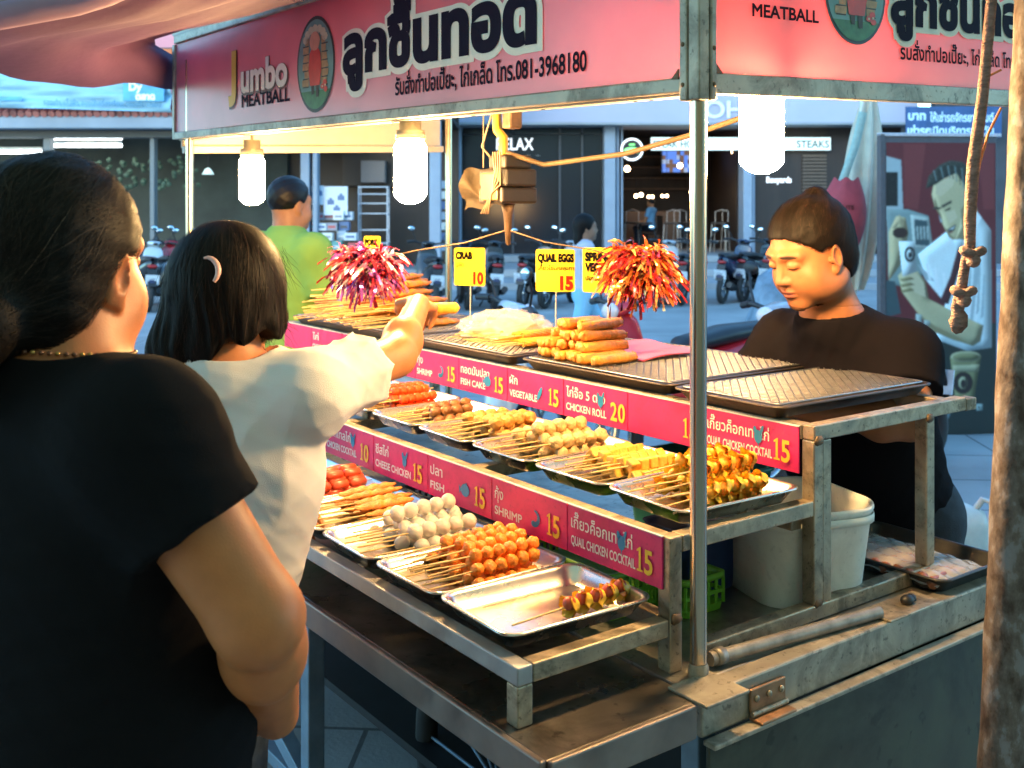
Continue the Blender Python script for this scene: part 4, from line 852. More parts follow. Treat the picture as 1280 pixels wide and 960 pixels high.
def skewer_proto(kind):
    t = thing('food_skewer', 'x', 'skewer', SF, (0, 0, -5)); g_ = random.Random(hash(kind) % 999 if False else sum(map(ord, kind)))
    if kind in ('orange', 'white', 'pale', 'fried', 'brown'):
        r, n, el, noi, L = dict(orange=(.0122, 6, 1, .045, .225), white=(.0155, 5, .98, .012, .235), pale=(.0155, 5, .95, .05, .235), fried=(.0155, 4, 1.05, .06, .22), brown=(.0125, 4, 1.3, .03, .22))[kind]
        part('stick', stick_mb(L), M_stick, t); pitch = 2 * r * el * .97; x0 = L - n * pitch + r * el * .8
        ms = [mesh_of(MB().ell((0, 0, 0), (r * el, r * g_.uniform(.94, 1.04), r * g_.uniform(.94, 1.04)), 14, 10, noise=noi, seed=k), 'ball', FOOD[kind]) for k in range(n)]
        for k in range(n): part('ball', ms[k], None, t, loc=(x0 + k * pitch, g_.uniform(-.001, .001), g_.uniform(-.001, .001)), rot=(g_.uniform(0, 6), 0, g_.uniform(-.3, .3)))
    elif kind == 'gold' or kind == 'mound':
        L = .235 if kind == 'gold' else .36; part('stick', stick_mb(L), M_stick, t); a = .07 if kind == 'gold' else .105
        def fs(i, j):
            x = L - a * 2 + i * a * 2; q = math.sin(math.pi * min(max(i, .012), .988)) ** .35; th = 2 * math.pi * j
            wob = 1 + .12 * math.sin(i * 23) + .1 * math.sin(i * 41 + th * 2)
            return (x, (.0145 if kind == 'gold' else .021) * q * math.cos(th) * wob, (.0075 if kind == 'gold' else .011) * q * math.sin(th) * (1 + .25 * math.sin(i * 31 + th)))
        part('strip', MB().grid(fs, 30, 12), FOOD['gold'], t)
    elif kind == 'sausage':
        L = .23; part('stick', stick_mb(L), M_stick, t)
        for k in range(3):
            m = MB().tube([(-.022, 0, 0), (-.0205, 0, 0), (-.017, 0, 0), (0, 0, .0005), (.017, 0, 0), (.0205, 0, 0), (.022, 0, 0)], [.002, .0075, .0105, .0112, .0105, .0075, .002], 14); part('sausage', m, FOOD['sausage'], t, loc=(.10 + k * .046, 0, 0))
    elif kind == 'cube':
        L = .225; part('stick', stick_mb(L), M_stick, t)
        me = mesh_of(MB().box(-.0108, .0108, -.0108, .0108, -.0108, .0108), 'cube_bite', FOOD['cube'])
        for k in range(5): part('cube_bite', me, None, t, .003, loc=(.105 + k * .0235, 0, 0), rot=(g_.uniform(-.35, .35), g_.uniform(-.12, .12), g_.uniform(-.12, .12)), seg=3)
    elif kind in ('wonton', 'lone'):
        L = .235 if kind == 'wonton' else .25; part('stick', stick_mb(L), M_stick, t); n = 5; pt_ = .0285
        for k in range(n):
            x = L - n * pt_ + .012 + k * pt_; seed = k * 7
            def wr(i, j, s_=seed):
                th = 2 * math.pi * i; q = j; fl = .0115 + .0085 * q * q + .0024 * math.sin(4 * th + s_) * q + .0016 * math.sin(9 * th + 2 * s_) * q
                return (.011 - .019 * q + .003 * math.sin(5 * th + s_) * q, fl * math.cos(th), fl * math.sin(th) * .92)
            def wr2(i, j, s_=seed): p = wr(1 - i, j); return (p[0] - .0006, p[1] * .93, p[2] * .93)
            wpr = part('wrapper', MB().grid(wr, 26, 5).grid(wr2, 26, 5).ell((.010, 0, 0), (.004, .0115, .0105), 14, 6), FOOD['wrap'], t, loc=(x, 0, 0), rot=(k * 1.7, 0, 0))
            part('egg', MB().ell((0, 0, 0), (.0112, .0112, .0112), 14, 10, noise=.012, seed=k), FOOD['egg'] if kind == 'wonton' else FOOD['sausage'], t, loc=(x - .004, .002 * math.sin(k * 2.1), .006 if kind == 'lone' else .003 + .002 * math.cos(k * 2.1)))
    elif kind == 'crab':
        L = .22; part('stick', stick_mb(L), M_stick, t)
        me = mesh_of(MB().tube([(-.0105, 0, 0), (-.010, 0, 0), (-.0035, 0, 0), (0, 0, 0), (.0035, 0, 0), (.010, 0, 0), (.0105, 0, 0)], [.001, .010, .0118, .0105, .0118, .010, .001], 12), 'crab_bite', FOOD['crab'])
        for k in range(5): part('crab_bite', me, None, t, loc=(.10 + k * .0225, 0, 0), rot=(g_.uniform(0, 6), 0, 0))
    elif kind == 'yellow':
        L = .25; part('stick', stick_mb(L), M_stick, t); m = MB()
        for k in range(7): a = k * .9; m.tube([(.09 + .02 * i, .0065 * math.cos(a + i * .8), .0065 * math.sin(a + i * .8)) for i in range(9)], [.002] + [.0048] * 7 + [.002], 7)
        part('twist', m, FOOD['yellow'], t)
    return t
ORD = ('first', 'second', 'third', 'fourth', 'fifth', 'sixth', 'seventh', 'eighth', 'ninth', 'tenth', 'eleventh', 'twelfth')
def pile(kind, desc, group, v0, u_c, z0, layers, pitch, lift, jit=.05, dv=.012, slope=0.):
    """a heap of skewers of one kind; layers from the bottom up, each counted from the end nearest the camera"""
    proto = skewer_proto(kind); g_ = random.Random(sum(map(ord, kind)) + 5); nl = len(layers)
    for li, n in enumerate(layers):
        lay = 'the only layer' if nl == 1 else ('bottom layer', 'second layer', 'third layer', 'fourth layer', 'fifth layer', 'sixth layer')[li] if li < nl - 1 else 'top layer'
        for k in range(n):
            u = u_c + (k - (n - 1) / 2) * pitch + g_.uniform(-.002, .002); z = z0 + li * lift + g_.uniform(-.001, .001)
            tl = '%s, %s from the near end in %s of its pile' % (desc, ORD[k], lay)
            pos = (v0 + g_.uniform(-dv, dv), u, z); rot = (g_.uniform(0, 6.28) if kind not in ('gold', 'mound') else g_.uniform(-.25, .25), g_.uniform(-.03, .02) + slope, g_.uniform(-jit, jit))
            if proto is not None and 'used' not in proto:
                place(proto, SF, pos, rot=rot); proto['label'] = tl; proto['group'] = group; proto['used'] = 1
            else: dup(proto, SF, pos, rot=rot, label=tl, group=group)
    del proto['used']
    for o in COL.objects:
        if 'used' in o: del o['used']
pile('orange', 'orange craggy meatball skewer', 'orange meatball skewers', -.295, .385, zl + .016, (7, 6, 4), .0262, .0185, .09, .018)
pile('white', 'smooth white meatball skewer', 'white meatball skewers', -.30, .60, zl + .019, (5, 4, 1), .033, .023, .09, .018)
pile('gold', 'golden fried flat skewer', 'golden flat skewers', -.30, .815, zl + .014, (5, 5, 4), .033, .014)
pile('sausage', 'red sausage skewer', 'red sausage skewers', -.29, 1.03, zl + .015, (6, 5, 3), .026, .019)
pile('wonton', 'yellow wonton wrapped egg skewer', 'wonton wrapped skewers', .035, .145, zm + .022, (5, 4, 2), .036, .0225, .1, .02)
pile('cube', 'yellow fried cube skewer', 'yellow cube skewers', .04, .365, zm + .016, (6, 5), .0275, .021)
pile('pale', 'pale lumpy ball skewer', 'pale ball skewers', .03, .585, zm + .019, (5, 4, 1), .034, .0225, .09, .018)
pile('fried', 'golden fried ball skewer', 'fried ball skewers', .035, .805, zm + .019, (5, 4), .035, .024)
pile('brown', 'dark brown meatball skewer', 'brown meatball skewers', .035, 1.025, zm + .016, (5, 2), .034, .018)
pile('crab', 'orange red crab stick skewer', 'orange red crab skewers', .04, 1.245, zm + .015, (7, 6, 3), .026, .02)
pile('mound', 'long golden fried skewer', 'golden skewers heaped on the top step', .245, 1.83, zt_ + .038, (11, 11, 9, 8, 6, 4, 2), .044, .0195, .13, .03, -.02)
pile('yellow', 'yellow twisted crab skewer', 'yellow skewers on the top step', .34, 1.14, zt_ + .04, (9, 7), .03, .016, .2, .02)
lone = skewer_proto('lone'); place(lone, SF, (-.285, .118, zl + .021), rot=(.3, -.02, .03)); lone['label'] = 'single yellow wrapped sausage skewer alone in the nearest tray'
# spring rolls
def roll_mesh(seed):
    g_ = random.Random(seed); m = MB(); L = .135
    def f(i, j):
        x = L * (i - .5); th = 2 * math.pi * j; e = min(i, 1 - i); r = .0138 * min(1, (e / .05) ** .5 if e < .05 else 1) * (1 + .05 * math.sin(i * 9 + seed) + .03 * math.sin(2 * th + seed)) + (.0012 if .28 < ((j + i * .25) % 1) < .33 else 0)
        return (x, r * math.cos(th), r * math.sin(th) * .9)
    m.grid(f, 26, 22)
    for s_ in (-1, 1): m.ell((s_ * L * .485, 0, 0), (.005, .011, .0105), 12, 6, noise=.15, seed=seed)
    return m
rolls = []
g_ = random.Random(4)
for li, n in enumerate((7, 6, 5, 4)):
    for k in range(n):
        lab = 'fried spring roll, %s from the near end in the %s of the heap' % (ORD[k], ('bottom layer', 'second layer', 'third layer', 'top layer')[li])
        pos = (.425 + g_.uniform(-.014, .014) + .012 * li, .80 + (k - (n - 1) / 2) * .0295 + (.0 if li else 0), zt_ + .041 + li * .0235); rot = (g_.uniform(0, 6), g_.uniform(-.05, .05), g_.uniform(-.1, .1))
        rolls.append(solo('spring_roll', roll_mesh(li * 10 + k), FOOD['roll'], lab, 'spring roll', SF, pos, rot=rot, group='fried spring rolls'))
solo('spring_roll', roll_mesh(77), FOOD['roll'], 'fried spring roll lying alone in front of the heap on the right', 'spring roll', SF, (.425, .675, zt_ + .041), rot=(0, 0, .05), group='fried spring rolls')
# plastic bag of fried food, pink sheet, tissue
def blob(fn, nu=40, nv=24):
    return MB().grid(fn, nu, nv)
M_bag = mat('clear_plastic', (.9, .88, .82), .12, var=.03, trans=.0, alpha=.33, spec=.9, bump=1.2, bscale=38)
bg_ = thing('plastic_bag', 'clear plastic bag of fried sticks lying on the yellow skewers', 'plastic bag', SF, (.50, 1.22, zt_ + .055))
def bagf(i, j):
    th = 2 * math.pi * i; ph = math.pi * j; c = 1 + .10 * math.sin(6 * th + 5 * ph) + .07 * math.sin(11 * th - 8 * ph) + .05 * math.sin(17 * ph + 3 * th)
    return (.125 * math.sin(ph) * math.cos(th) * c, .13 * math.sin(ph) * math.sin(th) * c, max(-.012, .052 * math.cos(ph) * c))
part('film', blob(bagf), M_bag, bg_); m = MB(); g_ = random.Random(9)
for k in range(26): a = g_.uniform(-.07, .07); m.tube([(-.08 + g_.uniform(0, .03), a, g_.uniform(0, .02)), (0, a + .01, g_.uniform(.005, .028)), (.07 + g_.uniform(0, .02), a + g_.uniform(-.02, .02), g_.uniform(0, .02))], .005, 7)
part('fried_sticks', m, FOOD['pale'], bg_)
def pks(a, b): return (.20 * (a - .5), .22 * (b - .5), .004 * math.sin(5 * a + 4 * b) + .003 * math.sin(9 * b) + .012 * a)
m = MB().grid(pks, 20, 24); m.grid(lambda a, b: (pks(a, 1 - b)[0], pks(a, 1 - b)[1], pks(a, 1 - b)[2] - .003), 20, 24)
solo('plastic_sheet', m, mat('pink_plastic', (.70, .13, .19), .4, var=.1, nscale=8), 'folded bright pink plastic sheet behind the spring rolls', 'plastic sheet', SF, (.60, .77, zt_ + .032))
m = MB()
def tis(a, b): th = 2 * math.pi * a; r = .034 * (1 - .55 * b) * (1 + .22 * math.sin(5 * th + 7 * b) + .1 * math.sin(11 * th)); return (r * math.cos(th), r * math.sin(th), .055 * b + .008 * math.sin(3 * th + 9 * b))
m.grid(tis, 40, 10); m.ell((0, 0, .045), (.016, .016, .014), 12, 8, noise=.15)
solo('crumpled_tissue', m, mat('white_tissue', (.80, .76, .62), .7, var=.08, sss=.1), 'crumpled white tissue between the fried skewers and the girls hand', 'tissue', SF, (.50, 1.86, zt_ + .085))
# price cards on wire stakes
M_card = mat('yellow_card', (.68, .52, .008), .7, var=.05, nscale=20); M_cardk = mat('card_black', (.006, .006, .006), .9, spec=.05); M_cardr = mat('card_red', (.60, .02, .01), .9, spec=.05); M_stake = mat('pale_stake', (.62, .58, .5), .4, metal=.3)
def card(lab, v, u, zc, wd, ht, lines, thai, num, rz=-18, stake=True):
    p = SF.M @ Vector((v, u, 0)); t = thing('price_card', lab, 'price card', WF, (p.x, p.y, zt_ + .027), rz=R(rz), group='yellow price cards'); b = zc - ht / 2 - zt_ - .027
    part('card', rings(MB(), [(wd / 2, .0, .0, 0)], cap0=False, cap1=False) if False else MB().poly([(x, y + ht / 2) for x, y in rrect(wd / 2, ht / 2, .006, 4)], (0, 0, b), (1, 0, 0), (0, 0, 1), .0016), M_card, t)
    m = MB(); y = b + ht * .95 - ht * .24
    for ln, w_ in lines: m.text(ln, (-wd * .45, -.0002, y), (1, 0, 0), (0, 0, 1), ht * .25, .0022, width=w_ * wd, off=.0012); y -= ht * .235
    m.text(thai, (-wd * .44, -.0002, y + ht * .03), (1, 0, 0), (0, 0, 1), ht * .15, .0003, .9, off=.0012)
    part('lettering', m, M_cardk, t)
    if num: part('number', MB().text(num, (wd * .46, -.0002, b + ht * .06), (1, 0, 0), (0, 0, 1), ht * .42, .003, off=.0012, align='R', width=.34 * wd), M_cardr, t)
    part('stake', MB().tube([(.0, .004, -.025), (.002, .004, b + ht * .5)], .0016, 7), M_stake, t)
card('yellow price card reading CRAB and 10', .5, 1.397, 1.381, .100, .112, [('CRAB', .55)], 'ปูอัด', '10', -22)
card('yellow price card reading QUAIL EGGS and 15', .5, .992, 1.389, .104, .112, [('QUAIL EGGS', .93)], 'เกี๊ยวไข่นกกระทา', '15', -10)
card('yellow price card reading SPRING VEGETABLE, half behind the tinsel', .5, .785, 1.399, .128, .112, [('SPRING', .55), ('VEGETABLE', .80)], 'ปอเปี๊ยะผัก', '15', -20)
card('yellow price card reading PORK, rising behind the purple tinsel', .6, 2.17, 1.40, .062, .11, [('PORK', .8)], 'หมู', '10', -10)
# --- on the counter under the rack
bk = thing('plastic_bucket', 'square white plastic bucket standing on the counter by the seller', 'bucket', SF, (.445, .172, .801), rz=R(-17))
a = .110; m = rings(MB(), [(a, a, .06, 0), (a * 1.16, a * 1.16, .07, .165), (a * 1.18, a * 1.18, .071, .168), (a * 1.2, a * 1.2, .072, .176), (a * 1.185, a * 1.185, .071, .182), (a * 1.15, a * 1.15, .069, .180), (a * 1.12, a * 1.12, .068, .165), (a * .97, a * .97, .058, .006)])
part('body', m, mat('bucket_plastic', (.84, .82, .76), .42, grime=.15, gs=10, var=.08, nscale=6, bump=.05, sss=.05), bk)
part('rim_band', rings(MB(), [(a * 1.165, a * 1.165, .07, .150), (a * 1.20, a * 1.20, .072, .150), (a * 1.203, a * 1.203, .072, .160), (a * 1.19, a * 1.19, .071, .1655)], cap0=False, cap1=False), mat('bucket_plastic', ()), bk)
mt = solo('meat_tray', tray_mb(.125, .165, .03), M_trayb, 'black tray with packed sausages behind the white bucket', 'tray', SF, (.745, .115, .8035))
pk = thing('sausage_packet', 'shiny clear packet of brown sausages in the black tray', 'packet', SF, (.735, .115, .808))
m = MB(); g_ = random.Random(6)
for k in range(14): y = -.12 + .017 * k; m.tube([(-.085, y, .009), (-.04, y + .002, .012), (.02, y - .002, .011)], .0075, 9)
part('sausages', m, mat('packed_sausage', (.26, .09, .045), .35, var=.25), pk)
def film(a_, b_): return (-.105 + .19 * a_, -.145 + .29 * b_, .008 + .017 * math.sin(math.pi * a_) ** .5 * math.sin(math.pi * b_) ** .3 + .002 * math.sin(40 * b_ + 9 * a_) + .002 * math.sin(33 * a_))
part('film', MB().grid(film, 30, 40), mat('shiny_film', (.85, .87, .88), .1, alpha=.38, spec=1., bump=1., bscale=50, var=.03), pk)
m = MB()
for k in range(6): m.ell((-.095 + .006 * (k % 2), -.13 + .027 * k, .012), (.013, .013, .012), 10, 8, noise=.06, seed=k)
part('loose_balls', m, mat('packed_sausage', ()), pk)
solo('steel_pipe', MB().tube([(-.0, .012, 0), (.40, -.03, 0)], .0115, 16).lathe([(.0118, 0), (.014, .0), (.014, .02), (.0118, .02)], 16, rot=(0, R(90), 0), c=(.01, .011, 0)), mat('grey_pipe', (.30, .27, .24), .45, metal=.5, var=.3, nscale=30), 'grey steel pipe lying in the gutter at the counter edge', 'pipe', SF, (.035, -.004, .8155))
M_lime = mat('lime_plastic', (.16, .42, .03), .4, var=.08)
def slot_basket(lab, v, u, z, a, b, h, M_, cat='basket'):
    t = thing('slotted_basket', lab, cat, SF, (v, u, z)); m = MB()
    for s_ in (-1, 1):
        for n_, (hx, hy) in ((int(2 * b / .017), (0, 1)), (int(2 * a / .017), (1, 0))):
            for k in range(n_ + 1):
                q = -1 + 2 * k / n_
                if hy: m.box(s_ * a - .0015, s_ * a + .0015, q * b - .003, q * b + .003, .012, h - .012)
                else: m.box(q * a - .003, q * a + .003, s_ * b - .0015, s_ * b + .0015, .012, h - .012)
        m.box(s_ * a - .002, s_ * a + .002, -b, b, h * .45, h * .55); m.box(-a, a, s_ * b - .002, s_ * b + .002, h * .45, h * .55)
    part('slats', m, M_, t); part('rim', rings(MB(), [(a, b, .012, h - .014), (a + .006, b + .006, .014, h - .010), (a + .006, b + .006, .014, h), (a - .003, b - .003, .01, h), (a - .003, b - .003, .01, h - .014)], cap0=False, cap1=False), M_, t); part('base', rings(MB(), [(a, b, .012, 0), (a + .002, b + .002, .012, .014)]), M_, t); return t
slot_basket('lime green slotted basket on the counter below the middle step', .115, .42, .801, .085, .17, .085, M_lime)
slot_basket('dark slotted basket on the counter behind the white meatballs', .115, .80, .801, .085, .19, .09, mat('dark_plastic', (.035, .035, .03), .45))
slot_basket('bright green basket half hidden behind the right cart pole', .20, .235, .801, .05, .06, .07, M_lime)
m = rings(MB(), [(.085, .13, .03, 0), (.1, .15, .035, .17), (.105, .155, .036, .172), (.105, .155, .036, .18), (.098, .146, .034, .18), (.08, .125, .03, .008)])
solo('plastic_tub', m, mat('teal_plastic', (.03, .24, .22), .4, var=.1), 'teal plastic tub standing on the counter behind the wonton skewers', 'tub', SF, (.52, .50, .801))
m = rings(MB(), [(.06, .06, .02, 0), (.075, .075, .022, .12), (.078, .078, .022, .125), (.07, .07, .02, .12), (.055, .055, .018, .006)])
solo('plastic_tub', m, mat('navy_plastic', (.03, .06, .2), .4, var=.1), 'small navy tub standing on the counter under the wonton tray', 'tub', SF, (.30, .30, .801))

# ================================================= PEOPLE: bodies grown as one smooth surface from a distance field
V3 = lambda *a: np.array(a, float)
def smin(a, b, k):
    h = np.clip(.5 + .5 * (b - a) / k, 0, 1); return b * (1 - h) + a * h - k * h * (1 - h)
def smax(a, b, k): return -smin(-a, -b, k)
def cap(P, a, b, ra, rb=None):
    a, b = np.asarray(a, float), np.asarray(b, float); rb = ra if rb is None else rb
    d = b - a; t = np.clip(((P - a) @ d) / (d @ d), 0, 1); return np.linalg.norm(P - a - t[:, None] * d, axis=1) - (ra + (rb - ra) * t)
def elli(P, c, r, Rm=None):
    q = P - np.asarray(c, float)
    if Rm is not None: q = q @ Rm
    r = np.asarray(r, float); k0 = np.linalg.norm(q / r, axis=1); k1 = np.linalg.norm(q / (r * r), axis=1); return k0 * (k0 - 1) / np.maximum(k1, 1e-6)
def rotx(a): c, s = math.cos(a), math.sin(a); return np.array([[1, 0, 0], [0, c, -s], [0, s, c]])
def rotz(a): c, s = math.cos(a), math.sin(a); return np.array([[c, -s, 0], [s, c, 0], [0, 0, 1]])
def roty(a): c, s = math.cos(a), math.sin(a); return np.array([[c, 0, s], [0, 1, 0], [-s, 0, c]])
def sdf_mesh(fn, lo, hi, h, name, mats, tint=None, slack=1.6):
    lo = np.asarray(lo, float); n = np.ceil((np.asarray(hi) - lo) / h / 8).astype(int); N = n * 8
    F = np.empty(tuple(N), np.float32)
    bi = np.stack(np.meshgrid(*[np.arange(k) for k in n], indexing='ij'), -1).reshape(-1, 3)
    dc = np.concatenate([fn(lo + (q * 8 + 3.5) * h) for q in np.array_split(bi, max(1, len(bi) // 20000))])
    F8 = F.reshape(n[0], 8, n[1], 8, n[2], 8).transpose(0, 2, 4, 1, 3, 5)
    F8[bi[:, 0], bi[:, 1], bi[:, 2]] = dc[:, None, None, None]
    near = bi[np.abs(dc) < 3.5 * 1.733 * h * slack]
    off = np.stack(np.meshgrid(*[np.arange(8)] * 3, indexing='ij'), -1).reshape(-1, 3)
    for q in np.array_split(near, max(1, len(near) // 400)):
        if not len(q): continue
        P = (lo + (q[:, None, :] * 8 + off[None]) * h).reshape(-1, 3); F8[q[:, 0], q[:, 1], q[:, 2]] = fn(P).reshape(-1, 8, 8, 8)
    F = np.ascontiguousarray(F8.transpose(0, 3, 1, 4, 2, 5)).reshape(tuple(N))
    S = F < 0; C = np.zeros(tuple(N - 1), np.int8)
    for i in (0, 1):
        for j in (0, 1):
            for k in (0, 1): C += S[i:N[0] - 1 + i, j:N[1] - 1 + j, k:N[2] - 1 + k]
    act = np.argwhere((C > 0) & (C < 8)); idx = -np.ones(tuple(N - 1), np.int32); idx[act[:, 0], act[:, 1], act[:, 2]] = np.arange(len(act))
    acc = np.zeros((len(act), 3)); cnt = np.zeros(len(act))
    cs = [(i, j, k) for i in (0, 1) for j in (0, 1) for k in (0, 1)]
    val = {c: F[act[:, 0] + c[0], act[:, 1] + c[1], act[:, 2] + c[2]] for c in cs}
    for c in cs:
        for ax in range(3):
            if c[ax]: continue
            d = list(c); d[ax] = 1; d = tuple(d); a, b = val[c], val[d]; m = (a < 0) != (b < 0); t = np.where(m, a / np.where(m, a - b, 1), 0)
            p = np.tile(np.array(c, float), (len(act), 1)); p[:, ax] += t; acc += p * m[:, None]; cnt += m
    vs = lo + (act + acc / cnt[:, None]) * h
    fs = []
    for ax in range(3):
        o1, o2 = [(1, 2), (2, 0), (0, 1)][ax]; sl = [slice(1, N[i] - 1) for i in range(3)]
        s0 = [slice(1, N[i] - 1) for i in range(3)]; s1 = list(s0); s0[ax] = slice(0, N[ax] - 1); s1[ax] = slice(1, N[ax])
        A, B = S[tuple(s0)], S[tuple(s1)]; e = np.argwhere(A != B)
        if not len(e): continue
        flip = A[tuple(e.T)]; e = e + 1; e[:, ax] -= 1
        e1 = np.zeros(3, int); e1[o1] = 1; e2 = np.zeros(3, int); e2[o2] = 1
        q = np.stack([idx[tuple((e - e1 - e2).T)], idx[tuple((e - e2).T)], idx[tuple(e.T)], idx[tuple((e - e1).T)]], 1)
        q[~flip] = q[~flip][:, ::-1]; fs.append(q)
    fs = np.concatenate(fs); fs = fs[(fs >= 0).all(1)]
    # one relaxation pass keeps the surface smooth
    for _ in range(2):
        sm = np.zeros_like(vs); ct = np.zeros(len(vs))
        for a, b in ((0, 1), (1, 2), (2, 3), (3, 0)):
            np.add.at(sm, fs[:, a], vs[fs[:, b]]); np.add.at(sm, fs[:, b], vs[fs[:, a]]); np.add.at(ct, fs[:, a], 1); np.add.at(ct, fs[:, b], 1)
        vs = vs * .6 + .4 * sm / np.maximum(ct, 1)[:, None]
    return np_mesh(vs, fs, name, mats, tint)
def np_mesh(vs, fs, name, mats, tint=None):
    me = bpy.data.meshes.new(name); me.vertices.add(len(vs)); me.vertices.foreach_set('co', np.asarray(vs, np.float32).ravel())
    k = fs.shape[1]; me.loops.add(fs.size); me.loops.foreach_set('vertex_index', fs.ravel().astype(np.int32)); me.polygons.add(len(fs))
    me.polygons.foreach_set('loop_start', np.arange(0, fs.size, k, dtype=np.int32)); me.polygons.foreach_set('use_smooth', np.ones(len(fs), bool)); me.update(); me.validate()
    for x in (mats if isinstance(mats, (list, tuple)) else [mats]): me.materials.append(x)
    if tint is not None:
        c = np.ones((len(vs), 4), np.float32); c[:, :3] = tint(vs); a = me.color_attributes.new('tint', 'FLOAT_COLOR', 'POINT'); a.data.foreach_set('color', c.ravel())
    return me
def cloth_noise(P, seed=0, lam=.06, dirs=3, warp=.5):
    g_ = np.random.default_rng(seed); out = 0
    for k in range(dirs):
        d = g_.normal(size=3); d /= np.linalg.norm(d); d2 = g_.normal(size=3) * 9; d3 = g_.normal(size=3) * 6
        w_ = np.sin(P @ d2 + k); env = .5 + .5 * np.sin(P @ d3 + 2 * k); s = np.sin(P @ d * 2 * np.pi / lam + 2.2 * warp * w_ + k); out = out + env * (1 - np.abs(s)) ** 1.5
    return out / dirs
# ---- a head in its own frame: origin mid-skull, y to the face, z up
def head_fn(P, chub=1., ears=True):
    Q = P.copy(); Q[:, 0] = np.abs(Q[:, 0])
    d = smin(elli(P, (0, -.012, .028), (.077, .097, .088)), elli(P, (0, .022, -.042), (.062 * chub, .074, .078)), .03)
    d = smin(d, elli(Q, (.036, .052, -.046), (.030 * chub, .028, .034)), .03)
    d = smin(d, elli(P, (0, .070, -.102), (.026, .022, .018)), .028)
    d = smin(d, elli(Q, (.045, .0, -.075), (.024 * chub, .05, .03)), .03)
    d = smin(d, cap(Q, (.012, .088, .026), (.048, .072, .024), .010), .022)
    d = smax(d, -elli(Q, (.032, .104, .004), (.018, .018, .012)), .014)
    d = smin(d, elli(Q, (.032, .0795, .003), (.0165, .0135, .0115)), .005)
    d = smin(d, cap(P, (0, .089, .008), (0, .108, -.030), .007, .0105), .014)
    d = smin(d, elli(Q, (.0125, .097, -.034), (.0095, .010, .008)), .009)
    d = smin(d, elli(P, (0, .0915, -.061), (.0235, .0105, .0062)), .006)
    d = smin(d, elli(P, (0, .0895, -.072), (.0205, .0115, .0075)), .006)
    d = smax(d, -elli(P, (0, .106, -.0665), (.025, .012, .0016)), .003)
    d = smin(d, elli(Q, (.0, .100, -.046), (.004, .003, .008)), .006)
    if ears:
        Re = rotz(-.35) @ roty(.12) @ rotx(-.15)
        e = elli(Q, (.0800, -.012, -.012), (.0085, .0195, .0325), Re); e = smin(e, elli(Q, (.0765, -.001, -.041), (.006, .009, .011)), .008)
        e = smax(e, -elli(Q, (.0895, -.006, -.008), (.009, .0120, .0215), Re), .0025)
        e = smin(e, elli(Q, (.0785, .006, -.014), (.0045, .005, .008)), .003)
        d = smin(d, e, .005)
    return d
def hand_fn(P, wr, di, nm, curl=.6, s=1., side=1):
    """palm, four jointed fingers of unequal length and a thumb; nm is the palm side"""
    wr, di, nm = np.array(wr, float), np.array(di, float), np.array(nm, float); di /= np.linalg.norm(di); nm -= di * (nm @ di); nm /= np.linalg.norm(nm); la = np.cross(di, nm) * side
    d = elli(P, wr + di * .045 * s, np.array([.045, .012, .036]) * s, np.stack([di, nm, la], 1))
    for k, (o, L) in enumerate(((.028, .88), (.0095, 1.), (-.0095, .95), (-.027, .76))):
        b = wr + di * (.078 - .004 * abs(k - 1)) * s + la * o * s; a = .15; p = b; f = cap(P, wr + di * .03 * s + la * o * .7 * s, b, .0105 * s, .0092 * s); rr = .0088 * s
        for j, l in enumerate((.040, .026, .021)):
            a += curl * (.9 if j else .7); q = p + (di * math.cos(a) + nm * math.sin(a) + la * o * 1.2) * l * L * s; f = smin(f, cap(P, p, q, rr, rr * .9), .004); p = q; rr *= .9
        d = smin(d, f, .005)
    t0 = wr + di * .022 * s + la * .024 * s; t1 = t0 + (di * .5 + la * .75 + nm * .45) * .038 * s; t2 = t1 + (di * .85 + la * .1 + nm * .6) * .032 * s; t3 = t2 + (di * .8 - la * .25 + nm * .6) * .024 * s
    f = smin(cap(P, t0, t1, .013 * s, .0105 * s), smin(cap(P, t1, t2, .0105 * s, .0095 * s), cap(P, t2, t3, .0095 * s, .0075 * s), .004), .006)
    return smin(d, f, .008)
M_skin = attr_mat('skin', rough=.48, sss=.12, bump=.12, bscale=420, spec=.4, var=.07, nscale=45)
M_hair = mat('black_hair', (.006, .0045, .004), .46, var=.5, nscale=160, spec=.28)
M_hairb = mat('brown_black_hair', (.0055, .0033, .0022), .6, var=.5, nscale=160, spec=.22)
M_fib = attr_mat('hair_fibres', rough=.58, spec=.2, var=.15, nscale=200)
M_jean = mat('blue_denim', (.045, .07, .12), .8, var=.3, nscale=30, bump=.4, bscale=500)
M_jeand = mat('dark_denim', (.018, .022, .035), .8, var=.3, nscale=30, bump=.4, bscale=500)
M_shirtk = None
def cloth(name, c, v=.06): return mat(name, c, .95, var=v, nscale=9, bump=.35, bscale=900, spec=.08)
M_shoe = mat('dark_rubber', (.03, .03, .03), .6)
